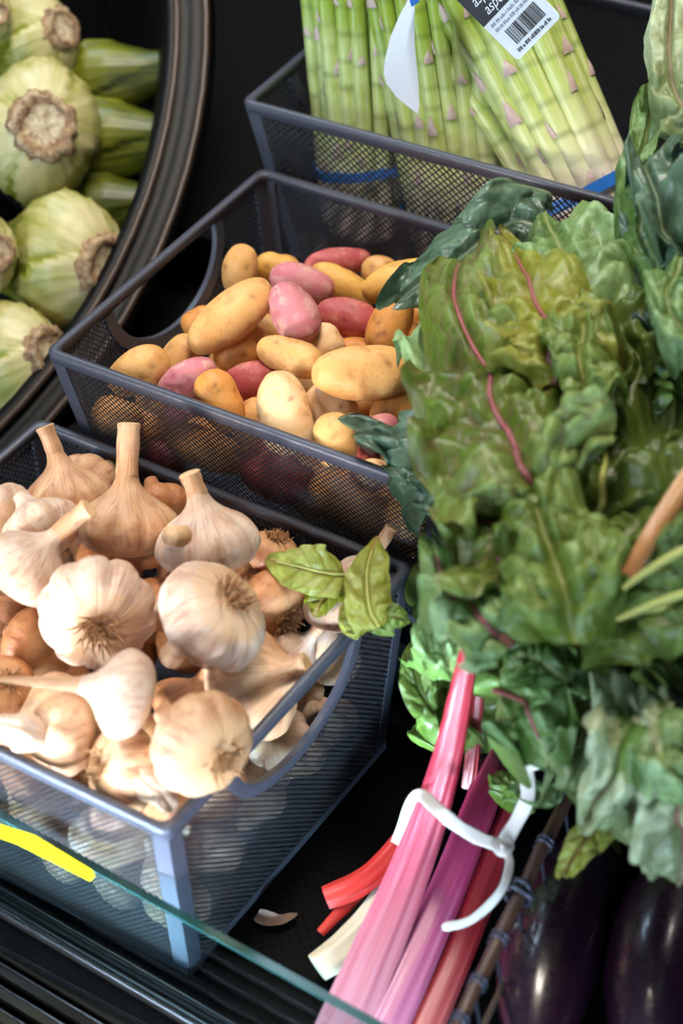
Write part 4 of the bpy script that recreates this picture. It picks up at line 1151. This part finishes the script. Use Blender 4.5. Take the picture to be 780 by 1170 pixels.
# ------------------------------------------------------------------ eggplants
def eggplant(px0,px1,z,rpx,label):
    a=at(*px0,z); b=at(*px1,z); d=(b-a); L=d.length; d.normalize()
    root=thing('eggplant',a.lerp(b,.5)-V((0,0,.04)),label,'eggplant','eggplants at the lower right')
    up=V((0,0,1)); x=d.cross(up).normalized(); up=x.cross(d); R_=rpx*pxm(a.lerp(b,.6))
    m,n=40,48; vs=[]
    for i in range(m+1):
        f=i/m; r=R_*(math.sin(PI*f**.85)**.6)*(.70+.34*f) if 0<i<m else .0005
        p=a+d*(L*f)+x*(.008*math.sin(PI*f))
        for k in range(n):
            t_=2*PI*k/n; vs.append(p+x*(r*math.cos(t_))+up*(r*math.sin(t_)*.96))
    mb=MB(); mb.add(vs,[(i*n+k,i*n+(k+1)%n,(i+1)*n+(k+1)%n,(i+1)*n+k) for i in range(m) for k in range(n)])
    part(mb,'fruit',M['egg'],root)
    mb=MB(); vs=[]; n2=40
    for i in range(6):
        f=i/5
        for k in range(n2):
            t_=2*PI*k/n2; l=.16*(.55+.45*abs(math.cos(2.5*t_)))*f
            ff=.012+l; r=R_*(math.sin(PI*ff**.85)**.6)*(.70+.34*ff)*1.03+.0008
            if i==0: r=.006
            vs.append(a+d*(L*ff-.001)+x*(.008*math.sin(PI*ff)+r*math.cos(t_))+up*(r*math.sin(t_)*.96))
    mb.add(vs,[(i*n2+k,i*n2+(k+1)%n2,(i+1)*n2+(k+1)%n2,(i+1)*n2+k) for i in range(5) for k in range(n2)])
    mb.tube([a+d*.006,a-d*.015,a-d*.03+up*.006],[.007,.006,.0075],12)
    part(mb,'calyx',M['calyx'],root)
eggplant((690,940),(604,1225),-.115,70,'dark eggplant next to the wire divider, left of the two')
eggplant((820,935),(734,1240),-.110,78,'dark glossy eggplant at the lower right corner of the picture')

# ------------------------------------------------------------------ wire divider
WD=thing('wire_divider',at(580,1030,-.15),'brown wire divider with twisted wire knots between chard and eggplants','divider')
p0=at(660,885,-.050); p1=at(514,1190,-.062)
mb=MB(); mb.tube([p0.lerp(p1,i/12)+V((0,0,.0015*math.sin(i*2))) for i in range(13)],[.0040]*13,10); part(mb,'top_wire',M['wire_brown'],WD)
q0=at(655,915,-.12); q1=at(540,1190,-.13)
mb=MB(); mb.tube([p0-V((0,0,.045)),p1-V((0,0,.045))],.002,8); part(mb,'lower_wire',M['wire_brown'],WD)
dd=(p1-p0).normalized()
for f in (.08,.28,.47,.64,.80,.93):
    c=p0.lerp(p1,f); mb=MB(); big=1.5 if f in (.47,) else 1
    sidev=dd.cross(V((0,0,1))).normalized(); upv=sidev.cross(dd)
    pts=[c+dd*(.0022*(i/14-.5)*3*big)+(sidev*math.cos(i*.9)+upv*math.sin(i*.9))*(.0048*(big if i%3 else 1)) for i in range(15)]
    mb.tube(pts,.0011*big,7)
    mb.tube([c+upv*.0,c-upv*.02+sidev*.002,c-upv*.05],.0011,6)
    part(mb,'wire_knot',M['wire_grey'],WD)

# ------------------------------------------------------------------ small dry leaf on the mat
mb,mid,L=leaf_mesh([at(293,1046,-.1535),at(305,1052,-.1535),at(322,1052,-.153),at(339,1043,-.1525)],.012,N=V((0,0,1)),ruffle=.001,puff=.0006,fold=.0015,seed=70,nt=24,ns=12,droop=-.4)
o=mb.obj('dry_leaf',M['dryleaf'],None,True); tag(o,'small curled brown scrap of dry leaf on the black mat','leaf')

# ------------------------------------------------------------------ case: stepped floor, walls, glass, rails, grille
FZ=-.158
mb=MB()
mb.box((-.75,-.150,FZ-.02),(.9,.131,FZ)); mb.box((-.75,.131,FZ-.02),(.9,.391,.0597-.136-.002)); mb.box((-.75,.391,FZ-.02),(.9,.95,.110-.136-.002))
struct(mb,'floor',M['mat'])
mb=MB(); mb.box((-1.0,.95,-.4),(1.1,.97,1.0)); struct(mb,'wall_back',M['case'])
mb=MB(); mb.box((-.77,-.5,-.4),(-.75,.97,.7)); struct(mb,'wall_left',M['black'])
# glass price rail
g0=at(-60,897,-.052); g1=at(470,1193,-.052); gd=(g1-g0).normalized(); gn=gd.cross(V((0,0,1))).normalized()
GP=thing('glass_panel',g0.lerp(g1,.5)-V((0,0,.11)),'clear glass front panel with a green edge before the nearest bin','panel')
def gp(f,h,o_): return g0+gd*f+V((0,0,h))+gn*o_
Lg=(g1-g0).length
mb=MB()
def slab(mb,f0,f1,h0,h1,o0,o1):
    mb.add([gp(f0,h0,o0),gp(f1,h0,o0),gp(f1,h0,o1),gp(f0,h0,o1),gp(f0,h1,o0),gp(f1,h1,o0),gp(f1,h1,o1),gp(f0,h1,o1)],
           [(0,3,2,1),(4,5,6,7),(0,1,5,4),(1,2,6,5),(2,3,7,6),(3,0,4,7)])
slab(mb,-.3,Lg+.5,-.098,-.0006,-.0025,.0025); part(mb,'pane',M['glass'],GP,False)
mb=MB(); slab(mb,-.3,Lg+.5,-.0006,.0006,-.0026,.0026); part(mb,'glass_edge',M['glass_edge'],GP,False)
# yellow sticker on the outer face
def on_glass(u,v,o_=.0032):
    d=ray(u,v); c_=g0+gn*o_; return CAM+d*((c_-CAM).dot(gn)/d.dot(gn))
mb=MB(); vs=[on_glass(u,v) for u,v in [(-70,915),(0,942),(40,955),(104,994),(108,1001),(103,1007),(60,985),(20,965),(0,958),(-70,940)]]
mb.add(vs+[p-gn*.0005 for p in vs],[tuple(range(10)),tuple(range(19,9,-1))]+[(i,10+i,10+(i+1)%10,(i+1)%10) for i in range(10)])
part(mb,'yellow_strip',M['yellow'],GP,False)
# rails in front of / below the glass
mb=MB()
def xbar(mb,o0,o1,z0,z1):
    mb.add([g0+gd*f+gn*o+V((0,0,z-g0.z)) for f in (-.4,Lg+.6) for o,z in ((o0,z0),(o1,z0),(o1,z1),(o0,z1))],
           [(0,1,2,3),(7,6,5,4),(0,4,5,1),(1,5,6,2),(2,6,7,3),(3,7,4,0)])
def xtube(mb,o,z,r):
    mb.tube([g0+gd*f+gn*o+V((0,0,z-g0.z)) for f in (-.4,Lg+.6)],r,12)
xbar(mb,-.012,.003,-.20,-.150); struct(mb,'trim_1',M['darksteel'])
for i,(o_,z_,r_,mt) in enumerate([(-.010,-.1495,.0011,'chrome'),(-.006,-.149,.0022,'rubber'),(-.001,-.1495,.0009,'chrome'),(.003,-.150,.0010,'chrome')]):
    mb=MB(); xtube(mb,o_,z_,r_); struct(mb,'trim_%d'%(i+2),M[mt],True)
mb=MB(); xbar(mb,.006,.019,-.24,-.166); struct(mb,'trim_6',M['olive'])
VG=thing('vent_grille',gp(.15,-.14,.08),'dark slatted vent grille with bright metal edges at the lower left','grille')
for k in range(12):
    mb=MB(); o_=.022+.0125*k
    xbar(mb,o_,o_+.0075,-.205,-.170-.001*k); part(mb,'slat',M['darksteel'],VG,False)
    mb=MB(); xtube(mb,o_+.001,-.1695-.001*k,.0008); part(mb,'slat_edge',M['chrome'],VG)
mb=MB(); xbar(mb,.02,.22,-.26,-.206); struct(mb,'trim_7',M['black'])

# ------------------------------------------------------------------ light
w=bpy.data.worlds.new('world'); S.world=w; w.use_nodes=True
nt=w.node_tree; bg=nt.nodes['Background']
tc=nt.nodes.new('ShaderNodeTexCoord'); sx=nt.nodes.new('ShaderNodeSeparateXYZ'); nt.links.new(tc.outputs['Generated'],sx.inputs[0])
ma=nt.nodes.new('ShaderNodeMapRange'); ma.inputs['From Min'].default_value=.35; ma.inputs['From Max'].default_value=-.7
nt.links.new(sx.outputs['Y'],ma.inputs['Value'])
rp=nt.nodes.new('ShaderNodeValToRGB'); rp.color_ramp.elements[0].color=(.012,.012,.014,1); rp.color_ramp.elements[1].color=(.50,.72,1.0,1)
nt.links.new(ma.outputs['Result'],rp.inputs['Fac']); nt.links.new(rp.outputs['Color'],bg.inputs['Color']); bg.inputs['Strength'].default_value=.25
def area(name,loc,target,size,energy,col):
    l=bpy.data.lights.new(name,'AREA'); l.energy=energy; l.size=size; l.color=col
    o=bpy.data.objects.new(name,l); COL.objects.link(o); o.location=loc
    o.rotation_euler=(V(target)-V(loc)).to_track_quat('-Z','Y').to_euler(); return o
area('overhead_lamp',(.05,.28,1.75),(.08,.15,0),.45,23,(1.0,.89,.75))
area('low_front_fill',(-.45,-1.0,-.5),(.05,-.12,-.08),.9,22,(.60,.79,1.0))  # added low fill for the bin fronts, stands in for an unseen floor's bounce
area('right_daylight',(1.0,-.75,-.02),(.12,-.02,-.09),.5,9,(.60,.79,1.0))
area('left_daylight',(-.5,-1.4,.75),(.15,.08,0),.5,16,(.72,.87,1.0))
area('eggplant_streak_fill',(-.75,.70,1.25),(.35,-.05,-.08),.55,10,(.60,.80,1.0))  # added fill that puts a cool streak on the eggplants
area('back_lamp',(.1,.85,1.5),(.05,.45,.1),.4,8,(1.0,.95,.86))
def spot(name,loc,target,energy,col,ang,blend=.8,rad=.12):
    l=bpy.data.lights.new(name,'SPOT'); l.energy=energy; l.color=col; l.spot_size=math.radians(ang); l.spot_blend=blend; l.shadow_soft_size=rad
    o=bpy.data.objects.new(name,l); COL.objects.link(o); o.location=loc
    o.rotation_euler=(V(target)-V(loc)).to_track_quat('-Z','Y').to_euler(); return o
spot('garlic_fill_spot',(-.10,-.95,-.30),(.075,-.13,-.122),1050,(.62,.81,1.0),12.5,.6)  # added spot brightening the front of the garlic bin, no fixture there
spot('garlic_fill_spot',(.62,-.80,-.02),(.145,-.04,-.075),220,(.62,.81,1.0),14)  # added spot brightening the right wall of the garlic bin
spot('potato_fill_spot',(-.25,-.75,.10),(.03,.13,.005),85,(1.0,.93,.86),15)  # added spot brightening the potatoes behind the front mesh
S.view_settings.view_transform='Standard'; S.view_settings.look='None'; S.view_settings.exposure=.2
